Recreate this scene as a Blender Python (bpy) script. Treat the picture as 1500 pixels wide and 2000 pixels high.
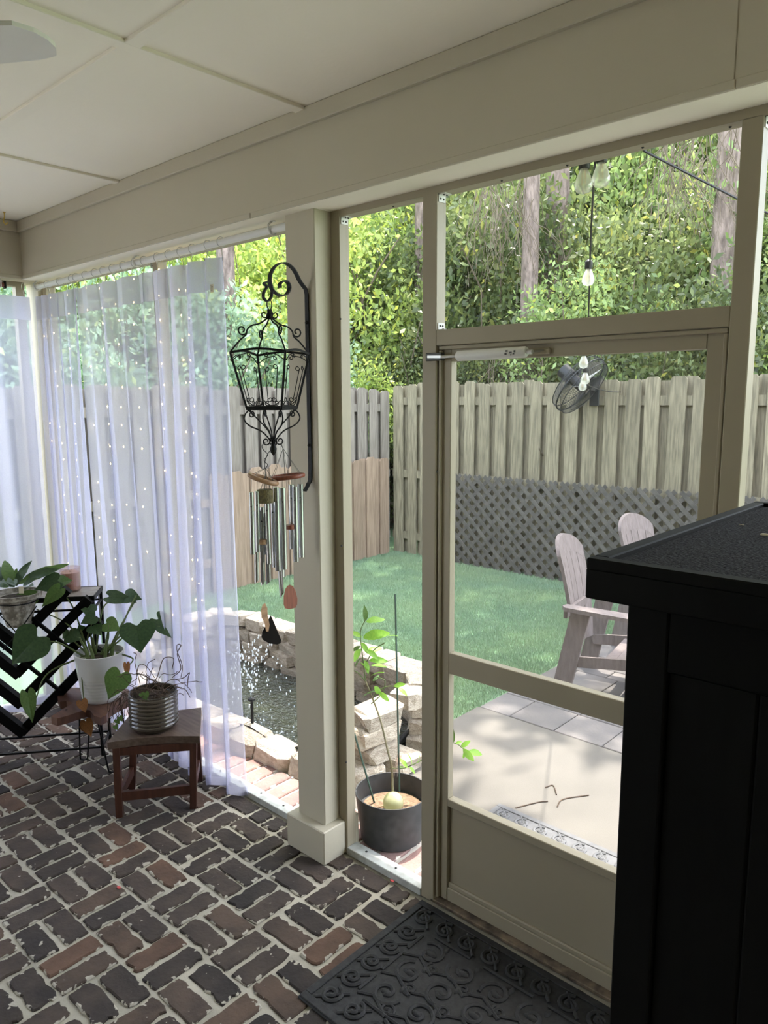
import bpy, bmesh, math, random
import numpy as np
from mathutils import Vector, Matrix
random.seed(7); rng = np.random.default_rng(7)
scn = bpy.context.scene
for o in list(bpy.data.objects): bpy.data.objects.remove(o)
COL = scn.collection
PI = math.pi
# ------------------------------------------------------------------ camera
F, YAW, PITCH, ROLL = 1455.9, math.radians(-42.417), math.radians(-8.608), math.radians(-.306)
CAM = np.array([0, -1.9986, 1.85])
def cam_rot():
    cy, sy, cp, sp, cr, sr = math.cos(YAW), math.sin(YAW), math.cos(PITCH), math.sin(PITCH), math.cos(ROLL), math.sin(ROLL)
    fwd = np.array([sy*cp, cy*cp, sp]); right = np.array([cy, -sy, 0]); up = np.cross(right, fwd)
    r2 = cr*right+sr*up; u2 = -sr*right+cr*up
    return np.array([r2, -u2, fwd])
MR = cam_rot()
cd = bpy.data.cameras.new('camera'); cam = bpy.data.objects.new('camera', cd); COL.objects.link(cam)
cd.sensor_fit = 'VERTICAL'; cd.sensor_height = 36; cd.lens = F/2000*36; cd.clip_start = .02; cd.clip_end = 400
mw = Matrix.Identity(4)
for i in range(3):
    mw[i][0] = MR[0][i]; mw[i][1] = -MR[1][i]; mw[i][2] = -MR[2][i]; mw[i][3] = CAM[i]
cam.matrix_world = mw
scn.camera = cam
# pixel -> direction; distance always comes from a plane the thing touches or its known depth
def ray(x, y): return MR.T @ np.array([(x-750)/F, (y-1000)/F, 1.0])
def pz(x, y, z): v = ray(x, y); return Vector(CAM+v*(z-CAM[2])/v[2])
def py_(x, y, Y): v = ray(x, y); return Vector(CAM+v*(Y-CAM[1])/v[1])
def px_(x, y, X): v = ray(x, y); return Vector(CAM+v*(X-CAM[0])/v[0])
def at(x, y, d): return Vector(CAM+ray(x, y)*d)
def depth(p): return float(MR[2] @ (np.array(p)-CAM))
# ------------------------------------------------------------------ world, sun, exposure
vs = scn.view_settings
vs.view_transform = 'Standard'; vs.look = 'None'; vs.gamma = 1; vs.use_curve_mapping = False
vs.exposure = 1.0
scn.cycles.transparent_max_bounces = 24; scn.cycles.max_bounces = 12; scn.cycles.diffuse_bounces = 6; scn.cycles.transmission_bounces = 12
world = bpy.data.worlds.new('world'); scn.world = world; world.use_nodes = True
wn = world.node_tree.nodes; wl = world.node_tree.links
bg = wn['Background']
sky = wn.new('ShaderNodeTexSky'); sky.sky_type = 'NISHITA'; sky.sun_disc = False
sky.sun_elevation = math.radians(66); sky.sun_rotation = math.radians(0); sky.air_density = 1.3; sky.dust_density = 3.0; sky.ozone_density = 1
sm = wn.new('ShaderNodeMixRGB'); sm.inputs[0].default_value = .45; sm.inputs[2].default_value = (6, 6.2, 6.5, 1)
wl.new(sky.outputs[0], sm.inputs[1]); wl.new(sm.outputs[0], bg.inputs[0]); bg.inputs[1].default_value = .66
SUN_DIR = Vector((-.10, .30, .95)).normalized()
sl = bpy.data.lights.new('sun', 'SUN'); so = bpy.data.objects.new('sun', sl); COL.objects.link(so)
sl.energy = 5.2; sl.angle = math.radians(.55); sl.color = (1, .95, .86)
so.location = (0, 8, 20); so.rotation_euler = SUN_DIR.to_track_quat('Z', 'Y').to_euler()
# ------------------------------------------------------------------ helpers
def tag(o, label=None, cat=None, group=None, kind=None):
    if label: o['label'] = label
    if cat: o['category'] = cat
    if group: o['group'] = group
    if kind: o['kind'] = kind
    return o
def empty(name, loc=(0, 0, 0), rz=0, parent=None):
    o = bpy.data.objects.new(name, None); COL.objects.link(o); o.location = loc; o.rotation_euler = (0, 0, rz)
    o.empty_display_size = .05
    if parent: o.parent = parent
    return o
def thing(name, label, cat, loc=(0, 0, 0), rz=0, group=None):
    return tag(empty(name, loc, rz), label, cat, group)
def link_mesh(name, me, parent=None, loc=None, rot=None, scale=None):
    o = bpy.data.objects.new(name, me); COL.objects.link(o)
    if parent: o.parent = parent
    if loc is not None: o.location = loc
    if rot is not None: o.rotation_euler = rot
    if scale is not None: o.scale = scale
    return o
class MB:
    def __init__(s): s.v = []; s.f = []; s.org = Vector((0, 0, 0))
    def add(s, vs, fs):
        n = len(s.v); s.v += [tuple(v) for v in vs]; s.f += [tuple(i+n for i in f) for f in fs]; return s
    def box(s, a, b):
        x0, y0, z0 = [min(p, q) for p, q in zip(a, b)]; x1, y1, z1 = [max(p, q) for p, q in zip(a, b)]
        return s.add([(x0,y0,z0),(x1,y0,z0),(x1,y1,z0),(x0,y1,z0),(x0,y0,z1),(x1,y0,z1),(x1,y1,z1),(x0,y1,z1)],
            [(0,3,2,1),(4,5,6,7),(0,1,5,4),(1,2,6,5),(2,3,7,6),(3,0,4,7)])
    def bbox(s, a, b, bev=.003):   # box with chamfered edges
        x0, y0, z0 = [min(p, q) for p, q in zip(a, b)]; x1, y1, z1 = [max(p, q) for p, q in zip(a, b)]
        bm = bmesh.new(); bmesh.ops.create_cube(bm, size=1)
        for v in bm.verts: v.co = Vector((x0+(v.co.x+.5)*(x1-x0), y0+(v.co.y+.5)*(y1-y0), z0+(v.co.z+.5)*(z1-z0)))
        bmesh.ops.bevel(bm, geom=bm.edges[:], offset=bev, segments=1, affect='EDGES')
        bm.verts.index_update(); s.add([v.co[:] for v in bm.verts], [[v.index for v in f.verts] for f in bm.faces]); bm.free(); return s
    def bar(s, p, q, w, h, up=(0, 0, 1)):
        p, q = Vector(p), Vector(q); d = (q-p).normalized(); u = Vector(up); sd = d.cross(u)
        if sd.length < 1e-5: sd = d.cross(Vector((1, 0, 0)))
        sd.normalize(); u = sd.cross(d).normalized(); a, b = sd*w/2, u*h/2
        return s.add([p-a-b, p+a-b, p+a+b, p-a+b, q-a-b, q+a-b, q+a+b, q-a+b],
            [(0,3,2,1),(4,5,6,7),(0,1,5,4),(1,2,6,5),(2,3,7,6),(3,0,4,7)])
    def tube(s, pts, r, n=6, cap=True, closed=False, flat=None):
        pts = [Vector(p) for p in pts]; m = len(pts)
        rs = r if isinstance(r, (list, tuple)) else [r]*m
        t = [(pts[(i+1) % m if closed else min(i+1, m-1)]-pts[(i-1) % m if closed else max(i-1, 0)]) for i in range(m)]
        t = [x.normalized() if x.length > 1e-9 else Vector((0, 0, 1)) for x in t]
        up = Vector((0, 0, 1)) if abs(t[0].z) < .9 else Vector((1, 0, 0))
        if flat is not None: up = Vector(flat)
        vs = []
        nrm = (up-t[0]*up.dot(t[0])).normalized()
        for i in range(m):
            if flat is not None: nrm = (up-t[i]*up.dot(t[i])).normalized()
            else: nrm = (nrm-t[i]*nrm.dot(t[i])).normalized()
            b = t[i].cross(nrm)
            for k in range(n):
                a = 2*PI*k/n
                vs.append(pts[i]+(nrm*math.cos(a)+b*math.sin(a))*rs[i])
        fs = []
        for i in range(m if closed else m-1):
            j = (i+1) % m
            for k in range(n):
                l = (k+1) % n; fs.append((i*n+k, i*n+l, j*n+l, j*n+k))
        if cap and not closed: fs += [tuple(range(n-1, -1, -1)), tuple((m-1)*n+k for k in range(n))]
        return s.add(vs, fs)
    def ribbon(s, pts, w, h, side):   # flat strap: width w along `side`, thickness h
        pts = [Vector(p) for p in pts]; m = len(pts); sd = Vector(side).normalized(); vs = []
        for i in range(m):
            t = (pts[min(i+1, m-1)]-pts[max(i-1, 0)]).normalized(); nn = t.cross(sd).normalized()
            a, b = sd*w/2, nn*h/2; vs += [pts[i]-a-b, pts[i]+a-b, pts[i]+a+b, pts[i]-a+b]
        fs = [(0, 1, 2, 3), tuple(4*(m-1)+k for k in (3, 2, 1, 0))]
        for i in range(m-1):
            for k in range(4): l = (k+1) % 4; fs.append((4*i+k, 4*i+4+k, 4*i+4+l, 4*i+l))
        return s.add(vs, fs)
    def lathe(s, prof, n=24, c=(0, 0, 0), closed=False):
        c = Vector(c); vs = []; m = len(prof)
        for r_, z in prof:
            for k in range(n): a = 2*PI*k/n; vs.append(c+Vector((r_*math.cos(a), r_*math.sin(a), z)))
        fs = []
        for i in range(m if closed else m-1):
            j = (i+1) % m
            for k in range(n): l = (k+1) % n; fs.append((i*n+k, i*n+l, j*n+l, j*n+k))
        if not closed:
            if prof[0][0] > 1e-6: fs.append(tuple(range(n-1, -1, -1)))
            if prof[-1][0] > 1e-6: fs.append(tuple((m-1)*n+k for k in range(n)))
        return s.add(vs, fs)
    def prism(s, out, z0, z1):
        n = len(out); vs = [(p[0], p[1], z0) for p in out]+[(p[0], p[1], z1) for p in out]
        return s.add(vs, [tuple(range(n-1, -1, -1)), tuple(range(n, 2*n))]+[(i, (i+1) % n, n+(i+1) % n, n+i) for i in range(n)])
    def sphere(s, c, r, n=12, m=8, sc=(1, 1, 1)):
        c = Vector(c); vs = []; fs = []
        for i in range(m+1):
            th = PI*i/m
            for k in range(n): a = 2*PI*k/n; vs.append(c+Vector((r*sc[0]*math.sin(th)*math.cos(a), r*sc[1]*math.sin(th)*math.sin(a), r*sc[2]*math.cos(th))))
        for i in range(m):
            for k in range(n): l = (k+1) % n; fs.append((i*n+k, (i+1)*n+k, (i+1)*n+l, i*n+l))
        return s.add(vs, fs)
    def xf(s, mat):
        s.v = [tuple(mat @ Vector(v)) for v in s.v]; return s
    def mesh(s, name, m, smooth=False):
        me = bpy.data.meshes.new(name); me.from_pydata(s.v, [], s.f); me.validate(); me.update()
        bm = bmesh.new(); bm.from_mesh(me); bmesh.ops.remove_doubles(bm, verts=bm.verts, dist=1e-6); bmesh.ops.recalc_face_normals(bm, faces=bm.faces); bm.to_mesh(me); bm.free()
        if m: me.materials.append(m)
        if smooth:
            me.polygons.foreach_set('use_smooth', [True]*len(me.polygons)); me.set_sharp_from_angle(angle=math.radians(smooth if smooth > 1 else 40))
        return me
    def build(s, name, m, parent=None, smooth=False, loc=None, rot=None, kind=None, label=None):
        o = link_mesh(name, s.mesh(name, m, smooth), parent, loc, rot)
        return tag(o, label, kind=kind)
def copy_tree(o, parent=None):
    c = o.copy(); COL.objects.link(c); c.parent = parent
    for ch in list(o.children): copy_tree(ch, c)
    return c
def spiral(c, u, v, r0, r1, turns, a0=0, n=18):   # points in the plane (u, v)
    c, u, v = Vector(c), Vector(u), Vector(v)
    return [c+(u*math.cos(a0+2*PI*turns*t)+v*math.sin(a0+2*PI*turns*t))*(r0+(r1-r0)*t) for t in [i/n for i in range(n+1)]]
def bez(pts, n=12):    # Catmull-Rom through points
    P = [Vector(p) for p in pts]; P = [2*P[0]-P[1]]+P+[2*P[-1]-P[-2]]; out = []
    for i in range(1, len(P)-2):
        a, b, c, d = P[i-1:i+3]
        for k in range(n):
            t = k/n; out.append(.5*((2*b)+(c-a)*t+(2*a-5*b+4*c-d)*t*t+(3*b-a-3*c+d)*t**3))
    return out+[P[-2]]
# ------------------------------------------------------------------ materials
MT = {}
def mat(name, c1, c2=None, rough=.6, metal=0, scale=8, detail=4, stretch=(1, 1, 1), bump=0, bscale=None, orand=0, spec=.4, transl=0, lo=.35, hi=.65, bdist=.01, coat=0):
    m = bpy.data.materials.new(name); m.use_nodes = True; nt = m.node_tree; N = nt.nodes; L = nt.links
    b = N['Principled BSDF']; b.inputs['Roughness'].default_value = rough; b.inputs['Metallic'].default_value = metal
    b.inputs['Specular IOR Level'].default_value = spec
    if coat: b.inputs['Coat Weight'].default_value = coat
    tc = N.new('ShaderNodeTexCoord'); mp = N.new('ShaderNodeMapping'); mp.inputs['Scale'].default_value = stretch
    L.new(tc.outputs['Object'], mp.inputs[0])
    oi = N.new('ShaderNodeObjectInfo')
    ad = N.new('ShaderNodeVectorMath'); ad.operation = 'ADD'; L.new(mp.outputs[0], ad.inputs[0])
    ms = N.new('ShaderNodeMath'); ms.operation = 'MULTIPLY'; ms.inputs[1].default_value = 37; L.new(oi.outputs['Random'], ms.inputs[0]); L.new(ms.outputs[0], ad.inputs[1])
    nz = N.new('ShaderNodeTexNoise'); nz.inputs['Scale'].default_value = scale; nz.inputs['Detail'].default_value = detail; L.new(ad.outputs[0], nz.inputs['Vector'])
    rp = N.new('ShaderNodeMapRange'); rp.inputs[1].default_value = lo; rp.inputs[2].default_value = hi; L.new(nz.outputs['Fac'], rp.inputs[0])
    mx = N.new('ShaderNodeMixRGB'); mx.inputs[1].default_value = (*c1, 1); mx.inputs[2].default_value = (*(c2 or c1), 1); L.new(rp.outputs[0], mx.inputs[0])
    out = mx.outputs[0]
    if orand:
        hs = N.new('ShaderNodeHueSaturation'); mr = N.new('ShaderNodeMapRange'); mr.inputs[3].default_value = 1-orand; mr.inputs[4].default_value = 1+orand
        L.new(oi.outputs['Random'], mr.inputs[0]); L.new(mr.outputs[0], hs.inputs['Value']); L.new(out, hs.inputs['Color']); out = hs.outputs[0]
    L.new(out, b.inputs['Base Color'])
    if bump:
        n2 = N.new('ShaderNodeTexNoise'); n2.inputs['Scale'].default_value = bscale or scale*4; n2.inputs['Detail'].default_value = 3; L.new(ad.outputs[0], n2.inputs['Vector'])
        bp = N.new('ShaderNodeBump'); bp.inputs['Strength'].default_value = bump; bp.inputs['Distance'].default_value = bdist; L.new(n2.outputs['Fac'], bp.inputs['Height']); L.new(bp.outputs[0], b.inputs['Normal'])
    if transl:
        tr = N.new('ShaderNodeBsdfTranslucent'); L.new(out, tr.inputs[0]); mxs = N.new('ShaderNodeMixShader'); mxs.inputs[0].default_value = transl
        L.new(b.outputs[0], mxs.inputs[1]); L.new(tr.outputs[0], mxs.inputs[2]); L.new(mxs.outputs[0], N['Material Output'].inputs[0])
    MT[name] = m; return m
def screen_mat(name, fac, col):
    m = bpy.data.materials.new(name); m.use_nodes = True; N = m.node_tree.nodes; L = m.node_tree.links
    N.remove(N['Principled BSDF']); t = N.new('ShaderNodeBsdfTransparent'); d = N.new('ShaderNodeBsdfDiffuse'); d.inputs[0].default_value = (*col, 1)
    x = N.new('ShaderNodeMixShader'); x.inputs[0].default_value = fac; L.new(t.outputs[0], x.inputs[1]); L.new(d.outputs[0], x.inputs[2]); L.new(x.outputs[0], N['Material Output'].inputs[0]); return m
def curtain_mat(name, fac, col):
    m = bpy.data.materials.new(name); m.use_nodes = True; N = m.node_tree.nodes; L = m.node_tree.links
    N.remove(N['Principled BSDF']); t = N.new('ShaderNodeBsdfTransparent'); d = N.new('ShaderNodeBsdfDiffuse'); d.inputs[0].default_value = (*col, 1)
    tr = N.new('ShaderNodeBsdfTranslucent'); tr.inputs[0].default_value = (*col, 1)
    tc = N.new('ShaderNodeTexCoord'); wv = N.new('ShaderNodeTexNoise'); wv.inputs['Scale'].default_value = 220; L.new(tc.outputs['Object'], wv.inputs['Vector'])
    mr = N.new('ShaderNodeMapRange'); mr.inputs[3].default_value = fac-.06; mr.inputs[4].default_value = fac+.06; L.new(wv.outputs['Fac'], mr.inputs[0])
    a = N.new('ShaderNodeMixShader'); a.inputs[0].default_value = .55; L.new(d.outputs[0], a.inputs[1]); L.new(tr.outputs[0], a.inputs[2])
    x = N.new('ShaderNodeMixShader'); L.new(mr.outputs[0], x.inputs[0]); L.new(t.outputs[0], x.inputs[1]); L.new(a.outputs[0], x.inputs[2]); L.new(x.outputs[0], N['Material Output'].inputs[0]); return m
def emit_mat(name, col, st):
    m = bpy.data.materials.new(name); m.use_nodes = True; N = m.node_tree.nodes; b = N['Principled BSDF']
    b.inputs['Base Color'].default_value = (*col, 1); b.inputs['Emission Color'].default_value = (*col, 1); b.inputs['Emission Strength'].default_value = st; return m
def glass_mat(name, col, rough=.02, fac=.75):
    m = bpy.data.materials.new(name); m.use_nodes = True; N = m.node_tree.nodes; L = m.node_tree.links
    N.remove(N['Principled BSDF']); t = N.new('ShaderNodeBsdfTransparent'); t.inputs[0].default_value = (*col, 1); g = N.new('ShaderNodeBsdfGlossy'); g.inputs['Roughness'].default_value = rough
    lw = N.new('ShaderNodeLayerWeight'); lw.inputs[0].default_value = .35; mr = N.new('ShaderNodeMapRange'); mr.inputs[3].default_value = .06; mr.inputs[4].default_value = fac; L.new(lw.outputs['Facing'], mr.inputs[0])
    x = N.new('ShaderNodeMixShader'); L.new(mr.outputs[0], x.inputs[0]); L.new(t.outputs[0], x.inputs[1]); L.new(g.outputs[0], x.inputs[2]); L.new(x.outputs[0], N['Material Output'].inputs[0]); return m
mat('house_wall', (.17, .14, .115), (.135, .11, .09), rough=.9, scale=6)
mat('paint', (.54, .495, .39), (.52, .475, .37), rough=.55, scale=2, bump=.06, bscale=60)
mat('paint_shaded', (.36, .315, .23), (.345, .30, .218), rough=.4, scale=3)  # same paint as the posts, darkened to hold the indoor shade
mat('ceiling_paint', (.90, .85, .73), (.88, .83, .71), rough=.7, scale=1.5, bump=.05, bscale=80)
mat('sill_metal', (.55, .58, .56), (.42, .43, .41), rough=.45, scale=30, orand=0)
mat('white_metal', (.75, .75, .73), rough=.35, metal=0)
mat('dark_screw', (.06, .06, .06), rough=.4, metal=.6)
mat('steel', (.55, .55, .54), rough=.3, metal=.9)
mat('iron', (.005, .005, .0055), (.009, .009, .009), rough=.5, scale=60, bump=.2, spec=.2)
mat('chime_steel', (.56, .56, .57), (.5, .5, .51), rough=.26, metal=.95, scale=20, stretch=(1, 1, .1))
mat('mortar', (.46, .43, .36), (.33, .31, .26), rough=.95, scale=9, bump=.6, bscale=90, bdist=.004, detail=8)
mat('mortar_out', (.66, .62, .56), (.58, .54, .48), rough=.95, scale=9, bump=.5, bscale=80, bdist=.004)
mat('bounce_concrete', (.62, .58, .50), (.55, .51, .44), rough=.9, scale=3)  # bright colour of the added ground that bounces light into the porch
mat('concrete', (.175, .16, .14), (.145, .133, .117), rough=.9, scale=3, bump=.3, bscale=180, detail=6, bdist=.003)
mat('paver', (.20, .18, .168), (.15, .14, .136), rough=.9, scale=5, bump=.4, bscale=60, orand=.1, bdist=.004)
mat('stone', (.60, .53, .43), (.42, .35, .27), rough=.92, scale=7, bump=.8, bscale=25, orand=.16, bdist=.012)
mat('turf_soil', (.16, .27, .15), (.2, .32, .17), rough=.95, scale=14)
mat('turf', (.27, .385, .255), (.345, .45, .27), rough=.6, scale=1.6, orand=0, transl=.25)
mat('fence_wood', (.295, .26, .172), (.16, .142, .095), rough=.9, scale=9, stretch=(6, 6, .5), detail=7, bump=.5, bscale=26, orand=.13, bdist=.006)
mat('fence_pale', (.28, .248, .205), (.18, .158, .13), rough=.9, scale=8, stretch=(6, 6, .5), detail=7, bump=.4, bscale=26, orand=.12, bdist=.005)
mat('fence_tan', (.35, .255, .18), (.25, .18, .125), rough=.9, scale=8, stretch=(6, 6, .5), detail=6, bump=.4, bscale=26, orand=.1, bdist=.005)
mat('lattice_wood', (.115, .106, .092), (.078, .072, .063), rough=.95, scale=12, bump=.4, orand=.1)
mat('chair_wood', (.225, .185, .175), (.17, .14, .13), rough=.8, scale=10, stretch=(5, 5, 1), bump=.3, orand=.05)
mat('bark', (.30, .235, .205), (.15, .115, .10), rough=.95, scale=11, stretch=(1.6, 1.6, .45), detail=7, bump=1.0, bscale=16, bdist=.05)
mat('twig', (.11, .085, .06), (.17, .135, .10), rough=.9, scale=20)
mat('black_rubber', (.018, .018, .02), (.032, .032, .034), rough=.72, scale=60, bump=.3, bscale=300, bdist=.002)
mat('grey_rubber', (.17, .17, .175), (.13, .13, .135), rough=.85, scale=40, bump=.3, bscale=300, bdist=.002)
mat('cab_black', (.0018, .0018, .0018), (.003, .003, .003), rough=.6, scale=5, stretch=(8, 8, 1), spec=.12)
mat('carpet', (.022, .022, .025), (.075, .075, .082), rough=1, scale=260, detail=3, bump=1, bscale=240, spec=.05, bdist=.006)
mat('stool_wood', (.075, .048, .036), (.12, .085, .065), rough=.5, scale=7, stretch=(1, 9, 9), detail=6)
mat('stool_leg', (.085, .032, .02), (.055, .02, .013), rough=.45, scale=8, stretch=(8, 8, 1))
mat('slab_wood', (.13, .062, .04), (.075, .035, .024), rough=.45, scale=7, stretch=(1, 8, 1), detail=6)
mat('threshold', (.25, .19, .13), (.07, .055, .045), rough=.9, scale=22, detail=5)
mat('pot_white', (.62, .62, .61), rough=.35, spec=.5)
mat('pot_brown', (.045, .035, .027), (.075, .06, .045), rough=.16, scale=8, spec=.7, coat=.5)
mat('pot_aged', (.45, .42, .37), (.20, .18, .15), rough=.9, scale=28, detail=6, bump=.8, bscale=40, lo=.42, hi=.56)
mat('pot_plastic', (.035, .036, .038), (.055, .055, .057), rough=.6, scale=30)
mat('soil', (.03, .022, .015), (.06, .042, .028), rough=1, scale=60, bump=1, bscale=90)
mat('mulch', (.33, .22, .14), (.18, .12, .08), rough=1, scale=70, bump=1, bscale=70)
mat('leaf_dark', (.035, .075, .030), (.055, .105, .04), rough=.42, scale=12, transl=.18)
mat('leaf_mid', (.09, .17, .045), (.13, .22, .06), rough=.45, scale=12, transl=.3)
mat('leaf_lemon', (.22, .46, .06), (.30, .54, .08), rough=.4, scale=12, transl=.45)
mat('leaf_dry', (.33, .15, .05), (.20, .085, .03), rough=.8, scale=20, transl=.2)
mat('stem', (.10, .15, .05), (.13, .17, .06), rough=.5, scale=20)
mat('vine_dead', (.055, .036, .026), (.09, .06, .04), rough=.9, scale=30)
mat('sapling_bark', (.30, .26, .16), (.22, .2, .12), rough=.8, scale=30)
mat('stake', (.05, .09, .07), rough=.5)
mat('candle', (.62, .46, .40), rough=.35, transl=.3)
mat('paper', (.62, .57, .45), rough=.8)
mat('wood_ring', (.40, .24, .13), (.28, .16, .085), rough=.4, scale=12, stretch=(1, 1, 6))
mat('wood_red', (.25, .075, .04), (.15, .045, .025), rough=.4, scale=10, stretch=(14, 14, 1))
mat('sail_black', (.007, .006, .005), (.011, .009, .007), rough=.8, scale=10, spec=.1)
mat('wicker', (.17, .14, .06), (.10, .085, .04), rough=.8, scale=60, bump=.5)
mat('cord_black', (.02, .02, .02), rough=.5)
mat('string', (.10, .10, .09), rough=.8)
mat('brass', (.60, .44, .10), rough=.35, metal=.6)
mat('rod_brown', (.16, .055, .03), rough=.4)
mat('tile_top', (.20, .17, .14), (.28, .25, .21), rough=.4, scale=25)
mat('liner', (.02, .021, .022), (.04, .04, .042), rough=.35, scale=12, bump=.4)
mat('fan_dark', (.014, .016, .018), rough=.4)
mat('fan_blade', (.78, .76, .72), rough=.6)
mat('ball_glass', (.60, .62, .36), (.70, .70, .48), rough=.12, scale=14, transl=.5, coat=.5)
mat('petal', (.55, .09, .09), rough=.7)
mat('filament', (.8, .42, .10), rough=.4)
mat('print', (.07, .07, .07), rough=.6)
mat('grass_blade_dry', (.5, .42, .25), rough=.9)
GLASS = glass_mat('bulb_glass', (.93, .95, .88), fac=.75)
_n = GLASS.node_tree.nodes; _l = GLASS.node_tree.links; _x = next(n for n in _n if n.type == 'MIX_SHADER'); _t = _n.new('ShaderNodeBsdfTranslucent'); _t.inputs[0].default_value = (.9, .9, .82, 1); _m = _n.new('ShaderNodeMixShader'); _m.inputs[0].default_value = .27
_l.new(_x.outputs[0], _m.inputs[1]); _l.new(_t.outputs[0], _m.inputs[2]); _l.new(_m.outputs[0], _n['Material Output'].inputs[0])
JAR = glass_mat('jar_glass', (.95, .88, .86), fac=.4)
SPLASH = mat('water_drop', (.85, .9, .95), rough=.1, transl=.5, spec=.8)  # white colour imitates sunlight catching the drops
SCREEN = screen_mat('insect_screen', .07, (.30, .30, .30)); DSCREEN = screen_mat('door_screen', .20, (.40, .39, .36))
SHEER = curtain_mat('sheer_voile', .56, (.74, .75, .93)); HEM = curtain_mat('sheer_hem', .80, (.76, .76, .88))  # bluish skylight tint is put into both curtain colours
LED = emit_mat('led_warm', (1, .70, .27), 22)
def brick_mat(name, base, alt, mort, amt, orand):
    m = mat(name, base, alt, rough=.85, scale=9, detail=6, bump=.7, bscale=50, orand=orand, bdist=.006, spec=.3)
    N = m.node_tree.nodes; L = m.node_tree.links; b = N['Principled BSDF']; src = b.inputs['Base Color'].links[0].from_socket
    # per-brick hue between dark, brown and red
    oi = N.new('ShaderNodeObjectInfo'); rp = N.new('ShaderNodeValToRGB'); cr = rp.color_ramp
    cr.elements[0].color = (.75, .78, .85, 1); cr.elements[1].color = (1.65, 1.2, .98, 1); e = cr.elements.new(.6); e.color = (1.0, .96, .95, 1); e = cr.elements.new(.88); e.color = (1.15, 1.0, .9, 1)
    L.new(oi.outputs['Random'], rp.inputs[0]); mu = N.new('ShaderNodeMixRGB'); mu.blend_type = 'MULTIPLY'; mu.inputs[0].default_value = 1; L.new(src, mu.inputs[1]); L.new(rp.outputs[0], mu.inputs[2])
    # smeared mortar, heavier towards the arrises of the brick
    tc = N.new('ShaderNodeTexCoord'); sp = N.new('ShaderNodeSeparateXYZ'); L.new(tc.outputs['Generated'], sp.inputs[0])
    def edge(o, k):
        a = N.new('ShaderNodeMath'); a.operation = 'SUBTRACT'; a.inputs[1].default_value = .5; L.new(o, a.inputs[0]); c = N.new('ShaderNodeMath'); c.operation = 'ABSOLUTE'; L.new(a.outputs[0], c.inputs[0])
        d = N.new('ShaderNodeMath'); d.operation = 'MULTIPLY_ADD'; d.inputs[1].default_value = k; d.inputs[2].default_value = 1-.5*k; L.new(c.outputs[0], d.inputs[0]); return d.outputs[0]
    mx0 = N.new('ShaderNodeMath'); mx0.operation = 'MAXIMUM'; L.new(edge(sp.outputs[0], 9), mx0.inputs[0]); L.new(edge(sp.outputs[1], 5), mx0.inputs[1])
    mxm = N.new('ShaderNodeMath'); mxm.operation = 'MAXIMUM'; mxm.inputs[1].default_value = .15; L.new(mx0.outputs[0], mxm.inputs[0])
    nz = N.new('ShaderNodeTexNoise'); nz.inputs['Scale'].default_value = 26; nz.inputs['Detail'].default_value = 6
    ad = N.new('ShaderNodeVectorMath'); ad.operation = 'ADD'; L.new(tc.outputs['Object'], ad.inputs[0]); L.new(oi.outputs['Location'], ad.inputs[1]); L.new(ad.outputs[0], nz.inputs['Vector'])
    s = N.new('ShaderNodeMath'); s.operation = 'MULTIPLY_ADD'; s.inputs[1].default_value = .22; L.new(mxm.outputs[0], s.inputs[0]); L.new(nz.outputs['Fac'], s.inputs[2])
    mr = N.new('ShaderNodeMapRange'); mr.inputs[1].default_value = amt; mr.inputs[2].default_value = amt+.025; L.new(s.outputs[0], mr.inputs[0])
    mm = N.new('ShaderNodeMixRGB'); mm.inputs[2].default_value = (*mort, 1); L.new(mr.outputs[0], mm.inputs[0]); L.new(mu.outputs[0], mm.inputs[1]); L.new(mm.outputs[0], b.inputs['Base Color']); return m
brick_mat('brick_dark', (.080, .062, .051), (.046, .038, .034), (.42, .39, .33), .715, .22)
brick_mat('brick_sunny', (.40, .25, .21), (.30, .19, .17), (.62, .57, .50), .76, .14)  # lighter brick for the border, sunlight put into its colour
wm = mat('pond_water', (.02, .028, .02), (.05, .06, .03), rough=.03, scale=3, spec=.8, bump=1, bscale=30, bdist=.06)
# ================================================================== STRUCTURE
YF, YK = -.02, .03            # front / back of the aluminium frame members
ZS, ZB, ZC = 2.529, 2.503, 2.838   # soffit, underside of top plate, ceiling
XC = -4.434                   # inner face of left beam
P = MT['paint']; FP = MT['paint_shaded']
def struct(name, mb, m, smooth=False): return tag(mb.build(name, m, None, smooth), kind='structure')
XE = 3.2                      # right end of the porch
# ceiling with its cover strips
ceil = struct('ceiling', MB().box((XC-.35, -5.2, ZC), (XE, .90, ZC+.16)), MT['ceiling_paint'])
for x in (-2.028, -3.284, -.772, .484, 1.74):
    MB().bbox((x-.046, -5.1, ZC-.011), (x, -.154, ZC+.002), .002).build('cover_strip', MT['ceiling_paint'], ceil)
for y in (-.83, -2.05, -3.27, -4.49):
    MB().bbox((XC, y, ZC-.0105), (XE, y+.048, ZC+.002), .002).build('cover_strip', MT['ceiling_paint'], ceil)
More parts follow.
